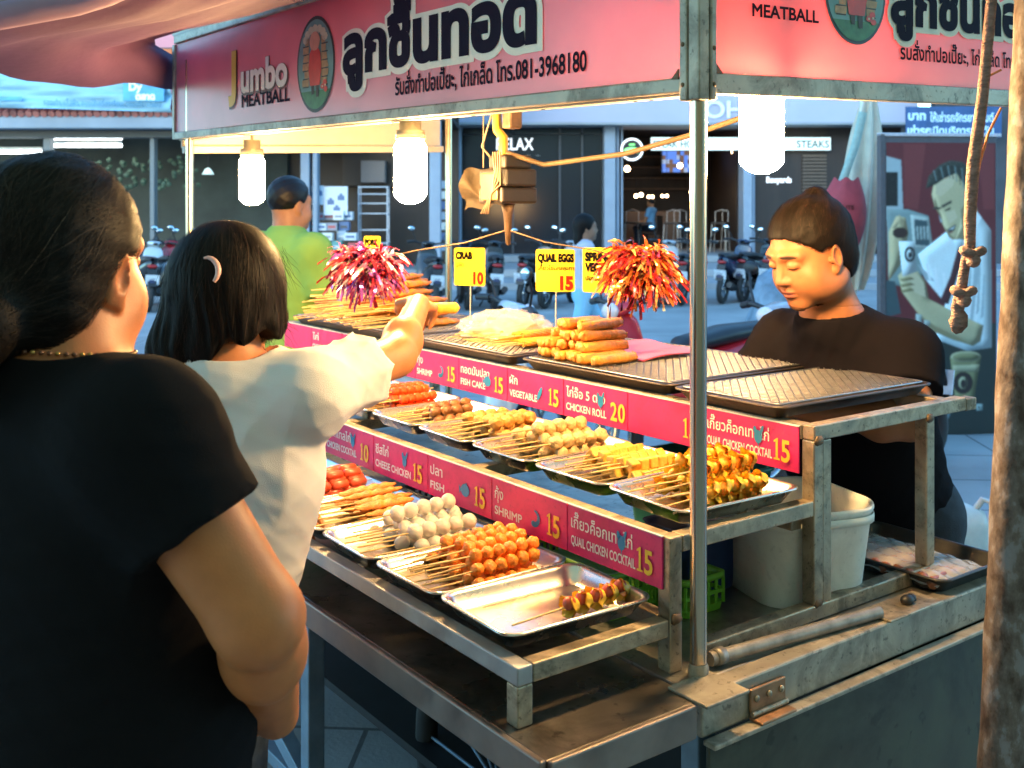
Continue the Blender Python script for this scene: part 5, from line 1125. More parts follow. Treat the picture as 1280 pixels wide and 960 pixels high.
def strands(fn, me, flow, n, steps, ds, wd, mt, name, parent, seed, lift=.0008, sel=None, jit=.25):
    """fine ribbons of hair laid over the hair surface along its flow"""
    g_ = np.random.default_rng(seed); co = np.empty(len(me.vertices) * 3, np.float32); me.vertices.foreach_get('co', co); co = co.reshape(-1, 3).astype(float)
    if sel is not None: co = co[sel(co)]
    p = co[g_.integers(0, len(co), n)] + g_.normal(size=(n, 3)) * .002; path = []; side = []; off = lift * g_.uniform(0, 2.2, n); jv = g_.normal(size=(n, 3)) * jit
    def grad(q):
        e = .0015; return np.stack([fn(q + np.eye(3)[i] * e) - fn(q - np.eye(3)[i] * e) for i in range(3)], 1) / (2 * e)
    t0 = flow(p); t0 /= np.linalg.norm(t0, axis=1)[:, None] + 1e-9; p = p - t0 * (g_.uniform(0, 1, n) ** 2 * .016)[:, None]
    for i in range(steps + 1):
        gr = grad(p); gr /= np.linalg.norm(gr, axis=1)[:, None] + 1e-9; p = p - gr * np.clip(fn(p) - off, -.01, .01)[:, None]; t = flow(p) + jv; t -= gr * np.sum(t * gr, 1)[:, None]; t /= np.linalg.norm(t, axis=1)[:, None] + 1e-9
        path.append(p.copy()); side.append(np.cross(t, gr)); p = p + t * ds
    k = steps + 1; W_ = wd * g_.uniform(.5, 1.3, n); tp = np.array([1 - .85 * abs(2 * i / steps - 1) ** 3 for i in range(k)])
    A = np.stack(path, 1); B = np.stack(side, 1) * (W_[:, None] * tp[None])[..., None]; vs = np.stack([A - B, A + B], 2).reshape(-1, 3)
    b = (np.arange(n)[:, None] * k + np.arange(steps)[None]) * 2; fs = np.stack([b, b + 1, b + 3, b + 2], -1).reshape(-1, 4)
    tv = np.repeat(np.exp(g_.normal(-.15, .75, n))[:, None] * np.array([[.0085, .005, .0034]]), k * 2, 0)
    return part(name, np_mesh(vs, fs, name, M_fib, lambda v: tv), None, parent)
SKIN = np.array([.40, .17, .075])
def person(label, pos, rz, J, h=.006, skin=SKIN, g=1., shirt=None, slv=.55, hem=.8, pants=None, pant_hem=.05, hair=None, hp=0., hy=0., chub=1., group=None, fr=WF, hands=None, fold=.004, foldfn=None, fseed=1, neck=.05, collar=.062, face=True, hscale=1., hres=None, ears=True, ga=None, slr=.012, loose=.010):
    t = thing('person', label, 'person', fr, pos, rz=rz, group=group)
    ga = ga or g; H_ = np.array(J['head'], float); Rh = rotz(hy) @ rotx(hp)     # head frame: columns are its axes
    nb = np.array(J['neck'], float)
    toH = lambda P: ((P - H_) @ Rh) / hscale
    def torso(P):
        d = None
        for c, r in J['torso']: e = elli(P, c, r); d = e if d is None else smin(d, e, .06)
        d = smin(d, cap(P, J['shL'], J['shR'], .050 * g, .050 * g), .06)
        return smin(d, cap(P, nb + V3(0, 0, -.02), (np.array(J['shL']) + np.array(J['shR'])) / 2, .06 * g, .075 * g), .06)
    def arms(P):
        d = None
        for S_ in 'LR':
            a = smin(cap(P, J['sh' + S_], J['el' + S_], .052 * ga, .042 * ga), cap(P, J['el' + S_], J['wr' + S_], .039 * ga, .026 * min(ga, 1.15)), .02)
            m_ = np.array(J['el' + S_]) * .72 + np.array(J['wr' + S_]) * .28; a = smin(a, elli(P, m_, np.array([.039, .039, .05]) * ga), .03)
            w_ = np.array(J['wr' + S_], float); di = w_ - np.array(J['el' + S_]); di /= np.linalg.norm(di); hd = (hands or {}).get(S_, (di, (0, 0, -1) if abs(di[2]) < .8 else (0, 1, 0), .5))
            a = smin(a, hand_fn(P, w_, hd[0], hd[1], hd[2], .95 * hscale, hd[3] if len(hd) > 3 else (1 if S_ == 'R' else -1)), .012); d = a if d is None else np.minimum(d, a)
        return d
    def legs(P):
        d = None
        for S_ in 'LR':
            a = smin(cap(P, J['hip' + S_], J['kn' + S_], .085 * g, .058 * g), cap(P, J['kn' + S_], J['an' + S_], .055 * g, .036 * g), .03); d = a if d is None else smin(d, a, .03)
        return d
    def neckf(P): return cap(P, H_ + Rh @ V3(0, -.03, -.05) * hscale, nb, .053 * (.6 + .4 * g) * hscale, .060 * (.6 + .4 * g))
    def body(P):
        d = smin(torso(P), arms(P), .03); d = smin(d, legs(P), .05)
        for S_ in 'LR':
            a = np.array(J['an' + S_], float); fd = np.array(J.get('foot', (0, 1, 0))); d = smin(d, cap(P, a + V3(0, 0, -.035), a + fd * .13 + V3(0, 0, -.05), .034, .026), .03)
        hd = head_fn(toH(P), chub, ears) * hscale
        return smin(d, smin(hd, neckf(P), .03), .035)
    pts = np.array([J[k] for k in J if k not in ('torso', 'foot', 'waist', 'nt')], float); lo, hi = pts.min(0) - .21, pts.max(0) + .21; lo[2] = min(lo[2], -.01) if 'anL' in J and J['anL'][2] < .15 else pts[:, 2].min() - .12
    def tint(v):
        c = np.tile(np.asarray(skin, float), (len(v), 1)); q = toH(v); ax = np.abs(q[:, 0]); near = np.linalg.norm(v - H_, axis=1) < .15
        def blend(m, col):
            m = np.clip(m, 0, 1)[:, None] * near[:, None]; c[:] = c * (1 - m) + np.array(col) * m
        if face:
            blend(1.3 - (((q[:, 0]) / .024) ** 2 + ((q[:, 2] + .0665) / .011) ** 2) ** 2 - (q[:, 1] < .07) * 2, (.30, .085, .06))
            blend(1.6 - (((q[:, 2] - .026 - (ax - .03) * -.12) / .0042) ** 2 + ((ax - .033) / .020) ** 2) ** 2 - (q[:, 1] < .05) * 3, (.03, .017, .012))
            blend(1.5 - (((q[:, 2] + .004 + (ax - .032) ** 2 * 8) / .0022) ** 2 + ((ax - .032) / .016) ** 2) ** 2 - (q[:, 1] < .05) * 3, (.03, .015, .012))
            blend(.45 * np.exp(-(((q[:, 0]) / .02) ** 2 + ((q[:, 2] + .03) / .015) ** 2)) * (q[:, 1] > .08), (.40, .17, .10))
        return c
    zc = (H_ + Rh @ V3(0, 0, -.125) * hscale)[2] - .015
    if hres:
        b1 = sdf_mesh(lambda P: smax(body(P), P[:, 2] - zc - h, .0005), lo, (hi[0], hi[1], zc + 3 * h), h, 'body', M_skin, tint)
        b2 = sdf_mesh(lambda P: smax(body(P), zc - P[:, 2], .0005), H_ - .17, H_ + .16, hres, 'body', M_skin, tint)
        import bmesh
        bm = bmesh.new(); bm.from_mesh(b1); bm.from_mesh(b2)
        kill = [f for f in bm.faces if abs(f.normal.z) > .85 and zc - .004 < f.calc_center_median().z < zc + h * 1.6 and np.linalg.norm(np.array(f.calc_center_median()[:2]) - H_[:2]) < .15]
        bmesh.ops.delete(bm, geom=kill, context='FACES'); bm.to_mesh(b1); bm.free(); b = b1; b.polygons.foreach_set('use_smooth', np.ones(len(b.polygons), bool))
    else: b = sdf_mesh(body, lo, hi, h, 'body', M_skin, tint)
    part('body', b, None, t)
    if shirt:
        def sf(P):
            d = smin(torso(P) - loose, cap(P, J['shL'], J['shR'], .05 * g + .010), .04)
            for S_ in 'LR':
                a, e = np.array(J['sh' + S_], float), np.array(J['el' + S_], float); u = (e - a) / np.linalg.norm(e - a); k = a + (e - a) * slv
                s_ = cap(P, a, e, .052 * ga + slr * .8, .046 * ga + slr * 1.5); s_ = smax(s_, (P - k) @ u, .004); d = smin(d, s_, .035)
            d = d - fold * cloth_noise(P, fseed, .075, 4) - .35 * fold * cloth_noise(P, fseed + 9, .03, 3)
            if foldfn: d = d - foldfn(P)
            d = smax(d, hem - P[:, 2] + .008 * np.sin(P[:, 0] * 22), .006)
            nc = nb + V3(0, 0, .012); Rn = rotx(J.get('nt', -.35)); return smax(d, -elli(P, nc + V3(0, .01, .02), (collar, collar * 1.05, .052), Rn), .006)
        part('shirt', sdf_mesh(sf, lo - .03, hi + .03, h, 'shirt', shirt), None, t)
    if pants:
        def pf(P):
            d = legs(P) - .012; c, r = J['torso'][-1]; d = smin(d, elli(P, c, np.array(r) + .006), .05); d = smax(d, P[:, 2] - (J.get('waist', hem + .08)), .006); d = d - fold * .8 * cloth_noise(P, fseed + 3, .06, 4)
            return smax(d, pant_hem - P[:, 2], .005)
        part('trousers', sdf_mesh(pf, lo, hi, h, 'trousers', pants), None, t)
        if pant_hem < .2:
            for S_ in 'LR':
                a = np.array(J['an' + S_], float); fd = np.array(J.get('foot', (0, 1, 0)))
                part('shoe', sdf_mesh(lambda P: smax(cap(P, a + V3(0, 0, -.035) - fd * .03, a + fd * .13 + V3(0, 0, -.05), .043, .034), -P[:, 2] + .004, .004), a + V3(-.2, -.2, -.1), a + V3(.2, .25, .05), .008, 'shoe', M_shoe), None, t)
    t_ = dict(root=t, toH=toH, fromH=lambda q: H_ + (Rh @ (np.asarray(q, float).T * hscale)).T, H=H_, Rh=Rh, hs=hscale)
    return t_
def stand(ht, w_=.17, g=1., lean=0.):
    """joints of a relaxed standing adult of the given height"""
    s = ht / 1.62
    S = lambda x, y, z: (x * s, y * s, z * s)
    return dict(head=S(0, .015, 1.50), neck=S(0, -.01, 1.365), shL=S(-w_, -.01, 1.30), shR=S(w_, -.01, 1.30), elL=S(-w_ - .05, -.03, 1.03), elR=S(w_ + .05, -.03, 1.03), wrL=S(-w_ - .05, .04, .80), wrR=S(w_ + .05, .04, .80),
                hipL=S(-.085, 0, .82), hipR=S(.085, 0, .82), knL=S(-.09, .015, .45), knR=S(.09, .015, .45), anL=S(-.09, -.01, .09), anR=S(.09, -.01, .09), waist=.95 * s,
                torso=[(S(0, .01, 1.17), (.155 * g * s, .105 * g * s, .19 * s)), (S(0, .015, .99), (.14 * g * s, .11 * g * s, .17 * s)), (S(0, -.01, .85), (.165 * g * s, .125 * g * s, .13 * s))])
J_WAIST = ('waist', 'nt')
def joints(J): return {k: v for k, v in J.items() if k not in J_WAIST}

# ---- customer in black, seen from behind, hand at her belly
J = dict(head=(-.015, -.009, 1.484), neck=(0, -.035, 1.375), shL=(-.185, -.015, 1.315), shR=(.185, -.015, 1.315), elL=(-.285, .05, 1.09), elR=(.288, .055, 1.138), wrL=(-.12, .22, .95), wrR=(.115, .195, .935),
         hipL=(-.105, -.005, .80), hipR=(.105, -.005, .80), knL=(-.11, .02, .44), knR=(.11, .02, .44), anL=(-.11, -.01, .09), anR=(.11, -.01, .09), waist=.90, nt=-.45,
         torso=[((0, -.005, 1.17), (.195, .125, .19)), ((0, .03, .99), (.20, .155, .18)), ((0, -.01, .83), (.215, .165, .16))])
wm = person('woman with tied black hair in a black T-shirt, nearest the camera, seen from behind', (-.505, 1.22, 0), R(-43), J, h=.005, g=1.16, chub=1.12, skin=V3(.50, .165, .056), shirt=cloth('black_cotton', (.0085, .008, .0095)), slv=.50, hem=.84, pants=M_jean, fold=.0065, neck=.05, fseed=4, ga=1.08, hres=.0028, hy=R(29), collar=.112, slr=.016, loose=.014, hscale=1.0,
            hands={'R': ((-.75, .35, -.25), (0, -1, 0), .4), 'L': ((.8, .3, -.2), (0, -1, 0), .4)})
def hair_cap(sub=None):
    """short hair drawn back: skull grown outwards, trimmed along the hairline and round the ear"""
    def f(P):
        Q = P.copy(); Q[:, 0] = np.abs(Q[:, 0])
        d = smin(elli(P, (0, -.018, .032), (.089, .107, .098)), elli(P, (0, -.055, -.045), (.068, .055, .065)), .04)
        d = d + .0006 * np.sin(Q[:, 0] * 260 + 40 * Q[:, 1] + 2 * np.sin(P[:, 1] * 60)) + .0006 * np.sin(P[:, 2] * 190 + 60 * P[:, 1])
        y, z = P[:, 1], P[:, 2]
        line = np.interp(y, [-.12, -.075, -.045, -.02, -.008, .018, .026, .038, .055, .075, .12], [-.125, -.115, -.070, -.030, .015, .018,   .012, .022, .040, .060, .088])
        line = line + .0016 * np.sin(P[:, 0] * 410 + 3 * np.sin(P[:, 0] * 97)) + .0014 * np.sin(P[:, 1] * 370 + P[:, 0] * 120 + 3 * np.sin(P[:, 1] * 83))
        d = smax(d, line - z, .005)
        return d
    return f
hf0 = hair_cap(); toW = wm['toH']
def hf(P):
    q = toW(P); d = hf0(q); return smin(d, smin(elli(q, (-.01, -.130, -.052), (.045, .040, .050)), elli(q, (-.02, -.155, -.10), (.03, .025, .05)), .03), .025)
hm = sdf_mesh(hf, wm['H'] - .24, wm['H'] + .16, .003, 'hair', M_hair); ho = part('hair', hm, None, wm['root'])
bun = wm['fromH']([[-.01, -.14, -.055]])[0]
def wflow(p):
    q = toW(p); v = bun - p; t = v / (np.linalg.norm(v, axis=1)[:, None] + 1e-6); u = np.zeros_like(p); u[:, 2] = np.clip((q[:, 2]) * 4, -.2, .5) * (q[:, 1] < .02); return t + u * .4
strands(hf, hm, wflow, 9000, 9, .011, .00042, M_hair, 'hair_strands', ho, 3, lift=.0016)
# bead necklace round the neck
m = MB(); nbk = Vector(J['neck'])
for k in range(64):
    a = 2 * math.pi * k / 64; rr = .083; p = Vector((rr * math.cos(a) * 1.0, -.022 + rr * math.sin(a) * 1.02, 1.392 + .010 * math.sin(a) * -1)); m.ell(p, (.0030, .0030, .0026), 7, 5, k % 3 == 0)
part('necklace', m, [mat('brown_bead', (.16, .055, .025), .4), mat('gold_bead', (.55, .33, .10), .35, metal=.6)], wm['root'])

# ---- girl in white, reaching over the tiers
J = dict(head=(-.035, .0, 1.405), neck=(-.02, -.03, 1.275), shL=(-.155, -.02, 1.205), shR=(.135, .015, 1.235), elL=(-.23, .05, .98), elR=(.150, .255, 1.270), wrL=(-.16, .25, .95), wrR=(.066, .465, 1.348),
         hipL=(-.165, -.06, .74), hipR=(-.005, -.06, .74), knL=(-.16, -.03, .42), knR=(-.01, -.03, .42), anL=(-.16, -.06, .09), anR=(-.01, -.06, .09), waist=.86, nt=-.4,
         torso=[((-.01, -.005, 1.10), (.150, .105, .18)), ((-.045, -.03, .93), (.145, .11, .16)), ((-.085, -.06, .78), (.15, .12, .13))])
def girl_folds(P):
    # creases pulled from the raised right shoulder down across the back, and rings on the stretched sleeve
    a = V3(.16, -.02, 1.27); v = P - a; ang = np.arctan2(v[:, 2], v[:, 0] + .35 * v[:, 1]); r = np.linalg.norm(v, axis=1)
    k = (1 - np.abs(np.sin(ang * 5.5 + 2.5 * r + .6 * np.sin(r * 22)))) ** 1.3 * np.clip((r - .04) * 8, 0, 1) * np.exp(-((r - .24) / .20) ** 2)
    s = (1 - np.abs(np.sin(P[:, 1] * 70 + 9 * P[:, 2] + 1.5 * np.sin(P[:, 0] * 40)))) ** 2 * (P[:, 1] > .04) * np.clip((P[:, 1] - .04) * 12, 0, 1)
    h = (1 - np.abs(np.sin(P[:, 2] * 46 + 14 * P[:, 0] + 1.2 * np.sin(P[:, 0] * 30)))) ** 2 * np.clip((1.02 - P[:, 2]) * 6, 0, 1)
    return .007 * k + .0018 * s + .004 * h
girl = person('girl with a black bob and white T-shirt reaching her right arm over the food', (-.475, 1.86, 0), R(-28), J, h=.0045, g=.92, skin=V3(.46, .175, .066), shirt=cloth('white_cotton', (.66, .65, .64), .03), slv=.60, hem=.72, pants=M_jean, fold=.0055, fseed=12, foldfn=girl_folds, hy=R(28), collar=.092, slr=.017, loose=.020, hscale=.95,
              hands={'R': ((-.35, .9, -.05), (-.35, -.1, -1), .75), 'L': ((.3, .8, -.4), (.6, 0, -.6), .5)})
toG = girl['toH']
def gf(P):
    q = toG(P); d = elli(q, (0, -.014, .030), (.099, .113, .103))
    ang = np.arctan2(q[:, 0], -q[:, 1]); flare = 1 + .35 * np.clip(-q[:, 2] / .16, 0, 1)
    side = elli(q, (0, -.02, -.05), (.103, .098, .125)); cur = elli(q, (-.082, -.032, -.102), (.052, .064, .060)); d = smin(smin(d, side, .05), cur, .04)
    d = smin(d, elli(q, (.070, -.02, -.085), (.034, .06, .055)), .03)
    d = d + .0016 * (np.sin(ang * 13 + 2 * np.sin(q[:, 2] * 30)) + np.sin(ang * 31 + 3 * np.sin(ang * 5 + q[:, 2] * 22))) * np.clip(.5 - q[:, 2] * 9, 0, 1)
    d = smax(d, np.interp(q[:, 0], [-.1, -.035, .04, .1], [-.165, -.150, -.078, -.070]) + .012 * np.sin(ang * 9) - q[:, 2], .014)   # bob ends, shorter on the right
    nape = elli(q, (.042, -.085, -.160), (.062, .06, .072)); d = smax(d, -nape, .012)
    return smax(d, -elli(q, (.0, .11, -.055), (.064, .10, .10)), .01)
gm_ = sdf_mesh(gf, girl['H'] - .22, girl['H'] + .17, .003, 'hair', M_hairb); go = part('hair', gm_, None, girl['root'])
crown = girl['fromH']([[0, .0, .13]])[0]
def gflow(p):
    v = p - crown; v[:, 2] -= .10; v = v / (np.linalg.norm(v, axis=1)[:, None] + 1e-6); v[:, 2] -= .25 + 2.2 * np.clip(-toG(p)[:, 2] * 5, 0, 1); return v
strands(gf, gm_, gflow, 9500, 9, .0125, .00045, M_hairb, 'hair_strands', go, 5, lift=.0022, jit=.18)
g_ = np.random.default_rng(18); m = MB()
for k in range(80):
    a = g_.uniform(-1.5, 1.9); base = np.array([.1 * math.sin(a), -.10 * math.cos(a) - .01, .03 + .06 * g_.uniform()]) if k < 66 else np.array([.10, -.05 + .06 * g_.uniform(), -.02 - .1 * g_.uniform()])
    dv = np.array([base[0] * .05, base[1] * .03, -.013]) + g_.normal(size=3) * .003
    pts = [Vector(girl['fromH']([base * 1.03 + dv * i + g_.normal(size=3) * .0015])[0]) for i in range(5)]; m.tube(pts, [.0003] * 4 + [.0001], 4)
part('stray_hair', m, M_hairb, go)
gb = girl['root'].matrix_world.inverted(); vd = np.array(gb @ Vector((0, 0, 1.5))) - girl['H']; vd[2] = 0; vd /= np.linalg.norm(vd); vr = np.array([-vd[1], vd[0], 0])
cl = []
for a in np.linspace(-.3, 2.5, 9):
    p_ = (girl['H'] + vd * .125 + vr * (-.033 + .018 * math.sin(a)) + np.array([0, 0, .043 + .022 * math.cos(a)]))[None]
    for _ in range(12): p_ = p_ - vd * max(-.01, min(.02, float(gf(p_)[0]) - .0035)) * .8
    cl.append(Vector(p_[0]))
part('hair_clip', MB().tube(cl, [.0022, .0034, .0042, .0048, .005, .005, .0048, .0042, .003], 10), mat('pale_pink_clip', (.72, .42, .38), .3), girl['root'])
# what she has just picked up
hw = girl['root'].matrix_world @ Vector((.04, .55, 1.332))
hs_ = thing('food_skewer', 'golden fried roll held in the fingers of the reaching girl', 'skewer', WF, hw, rz=R(12))
part('roll', MB().grid(lambda i, j: (.115 * (i - .42), .0125 * min(1, (min(i, 1 - i) / .08 + .02)) ** .5 * math.cos(6.2832 * j), .0125 * min(1, (min(i, 1 - i) / .08 + .02)) ** .5 * math.sin(6.2832 * j)), 24, 16), FOOD['wrap'], hs_)
part('stick', MB().tube([(-.12, 0, 0), (-.03, 0, 0)], .0016, 6), M_stick, hs_)

# ---- the seller, leaning over her trays
J = dict(head=(-.030, .295, 1.452), neck=(-.01, .185, 1.305), shL=(-.152, .105, 1.215), shR=(.165, .13, 1.215), elL=(-.215, .185, 1.09), elR=(.25, .20, 1.07), wrL=(-.09, .375, 1.11), wrR=(.09, .39, 1.085),
         hipL=(-.10, -.02, .80), hipR=(.10, -.02, .80), knL=(-.10, 0, .44), knR=(.10, 0, .44), anL=(-.10, -.03, .09), anR=(.10, -.03, .09), waist=.90, nt=-.05,
         torso=[((0, .10, 1.11), (.195, .135, .17)), ((0, .06, .96), (.19, .15, .16)), ((0, -.01, .83), (.185, .15, .14))])
sel = person('woman seller in a dark T-shirt with tied hair looking down behind the trays', (1.02, .38, 0), R(126.35) - TH, J, fr=SF, h=.0055, g=1.15, chub=1.12, skin=V3(.40, .155, .065), shirt=cloth('charcoal_cotton', (.0095, .008, .0105)), slv=.60, hem=.79, pants=M_jeand, fold=.009, fseed=21, hscale=.95, hp=R(-22), hy=R(-9), hres=.0022, collar=.088, slr=.016, loose=.012,
             hands={'R': ((-.5, .8, -.1), (0, 0, -1), .6), 'L': ((.5, .8, -.1), (0, 0, -1), .6)})
toS = sel['toH']
def sfh(P):
    q = toS(P); d = hf0(q + np.array([0, .004, -.002])); return smin(d, elli(q, (.0, -.070, .112), (.028, .028, .026)), .012)
sm_ = sdf_mesh(sfh, sel['H'] - .17, sel['H'] + .20, .003, 'hair', M_hairb); so_ = part('hair', sm_, None, sel['root'])
sb_ = sel['fromH']([[0, -.075, .115]])[0]
strands(sfh, sm_, lambda p: (sb_ - p) / (np.linalg.norm(sb_ - p, axis=1)[:, None] + 1e-6), 9000, 8, .012, .00038, M_hairb, 'hair_strands', so_, 6, lift=.0022)

# ---- man in lime polo shirt beyond the cart
def short_hair(P_):
    def f(P):
        q = P_['toH'](P); d = elli(q, (0, -.014, .036), (.085, .103, .096)); y = q[:, 1]
        return smax(d, np.interp(y, [-.11, -.06, -.02, -.005, .02, .06, .1], [-.085, -.07, -.02, .015, .0, .055, .09]) - q[:, 2], .006) + .0015 * np.sin(q[:, 0] * 150) * np.sin(q[:, 2] * 140)
    return f
def add_hair(P_, fn, h=.006, mt=None, lo=.15): return part('hair', sdf_mesh(fn, P_['H'] - lo, P_['H'] + .15, h, 'hair', mt or M_hair), None, P_['root'])
Jm = stand(1.70, .19, 1.12); Jm['elR'] = (.25, .05, 1.06); Jm['wrR'] = (.20, .26, 1.0)
man = person('man with short dark hair in a lime green polo shirt, seen from behind', (-1.02, 4.8, 0), R(-42), Jm, h=.009, g=1.1, shirt=cloth('lime_cotton', (.24, .42, .09)), slv=.6, hem=.88, pants=M_jeand, fold=.013, fseed=31, slr=.02, loose=.02, collar=.06)
add_hair(man, short_hair(man))
m = MB().tube([(.068 * math.cos(a), -.015 + .068 * math.sin(a), 1.445 + .008 * math.sin(a)) for a in np.linspace(0, 6.2832, 25)[:-1]], .014, 8, closed=True); part('collar', m, cloth('lime_cotton', ()), man['root'])
# ---- girl walking past on the street
Jw = stand(1.50, .15, .85); Jw.update(hipL=(-.07, 0, .76), hipR=(.07, 0, .76), knL=(-.08, .20, .44), knR=(.08, -.10, .42), anL=(-.08, .26, .09), anR=(.08, -.36, .17), elL=(-.19, -.08, .96), wrL=(-.19, .06, .78), elR=(.19, .06, .96), wrR=(.19, .22, .84))
wk = person('young woman in grey top and pale blue shorts walking along the street', (.66, 9.6, 0), R(-80), Jw, h=.011, g=.85, shirt=cloth('grey_lilac_cotton', (.55, .52, .60)), slv=.3, hem=.82, pants=cloth('pale_blue_cotton', (.28, .55, .72)), pant_hem=.56, fold=.004, fseed=41, skin=V3(.28, .15, .09))
def bobh(P):
    q = wk['toH'](P); d = smin(elli(q, (0, -.02, .03), (.09, .108, .1)), elli(q, (0, -.07, -.08), (.07, .05, .12)), .04); return smax(d, np.interp(q[:, 1], [-.05, .0, .05, .1], [-.2, -.1, .03, .09]) - q[:, 2], .01)
add_hair(wk, bobh, .009, M_hairb, .25)
# ---- customer sitting in the bar
Js = stand(1.62, .17, 1.0)
for k_ in ('head', 'neck', 'shL', 'shR', 'elL', 'elR', 'wrL', 'wrR', 'hipL', 'hipR'): Js[k_] = (Js[k_][0], Js[k_][1], Js[k_][2] - .22)
Js['torso'] = [((c[0], c[1], c[2] - .22), r) for c, r in Js['torso']]; Js.update(knL=(-.12, .40, .60), knR=(.12, .40, .60), anL=(-.12, .36, .16), anR=(.12, .36, .16), waist=.72, wrL=(-.1, .34, .74), wrR=(.1, .34, .78), elL=(-.23, .1, .76), elR=(.23, .1, .78))
st_ = person('customer in a blue shirt sitting at a table inside the bar', (px26(814, 28.4), 28.4, .45), R(60), Js, h=.016, g=1.1, shirt=cloth('sky_blue_cotton', (.16, .34, .52)), hem=.62, pants=M_jeand, fold=.004, fseed=51)
add_hair(st_, short_hair(st_), .012)
ch = thing('chair', 'dark wooden chair under the seated bar customer', 'chair', WF, (px26(814, 28.4), 28.4, .45), rz=R(60))
part('seat', MB().box(-.22, .22, -.22, .22, .43, .47), M_brown, ch, .01); part('backrest', MB().box(-.2, .2, -.25, -.22, .48, .95), M_brown, ch, .01)
for a, b in ((-1, -1), (1, -1), (-1, 1), (1, 1)): part('leg', MB().box(a * .2 - .02, a * .2 + .02, b * .2 - .02, b * .2 + .02, 0, .43), M_brown, ch)

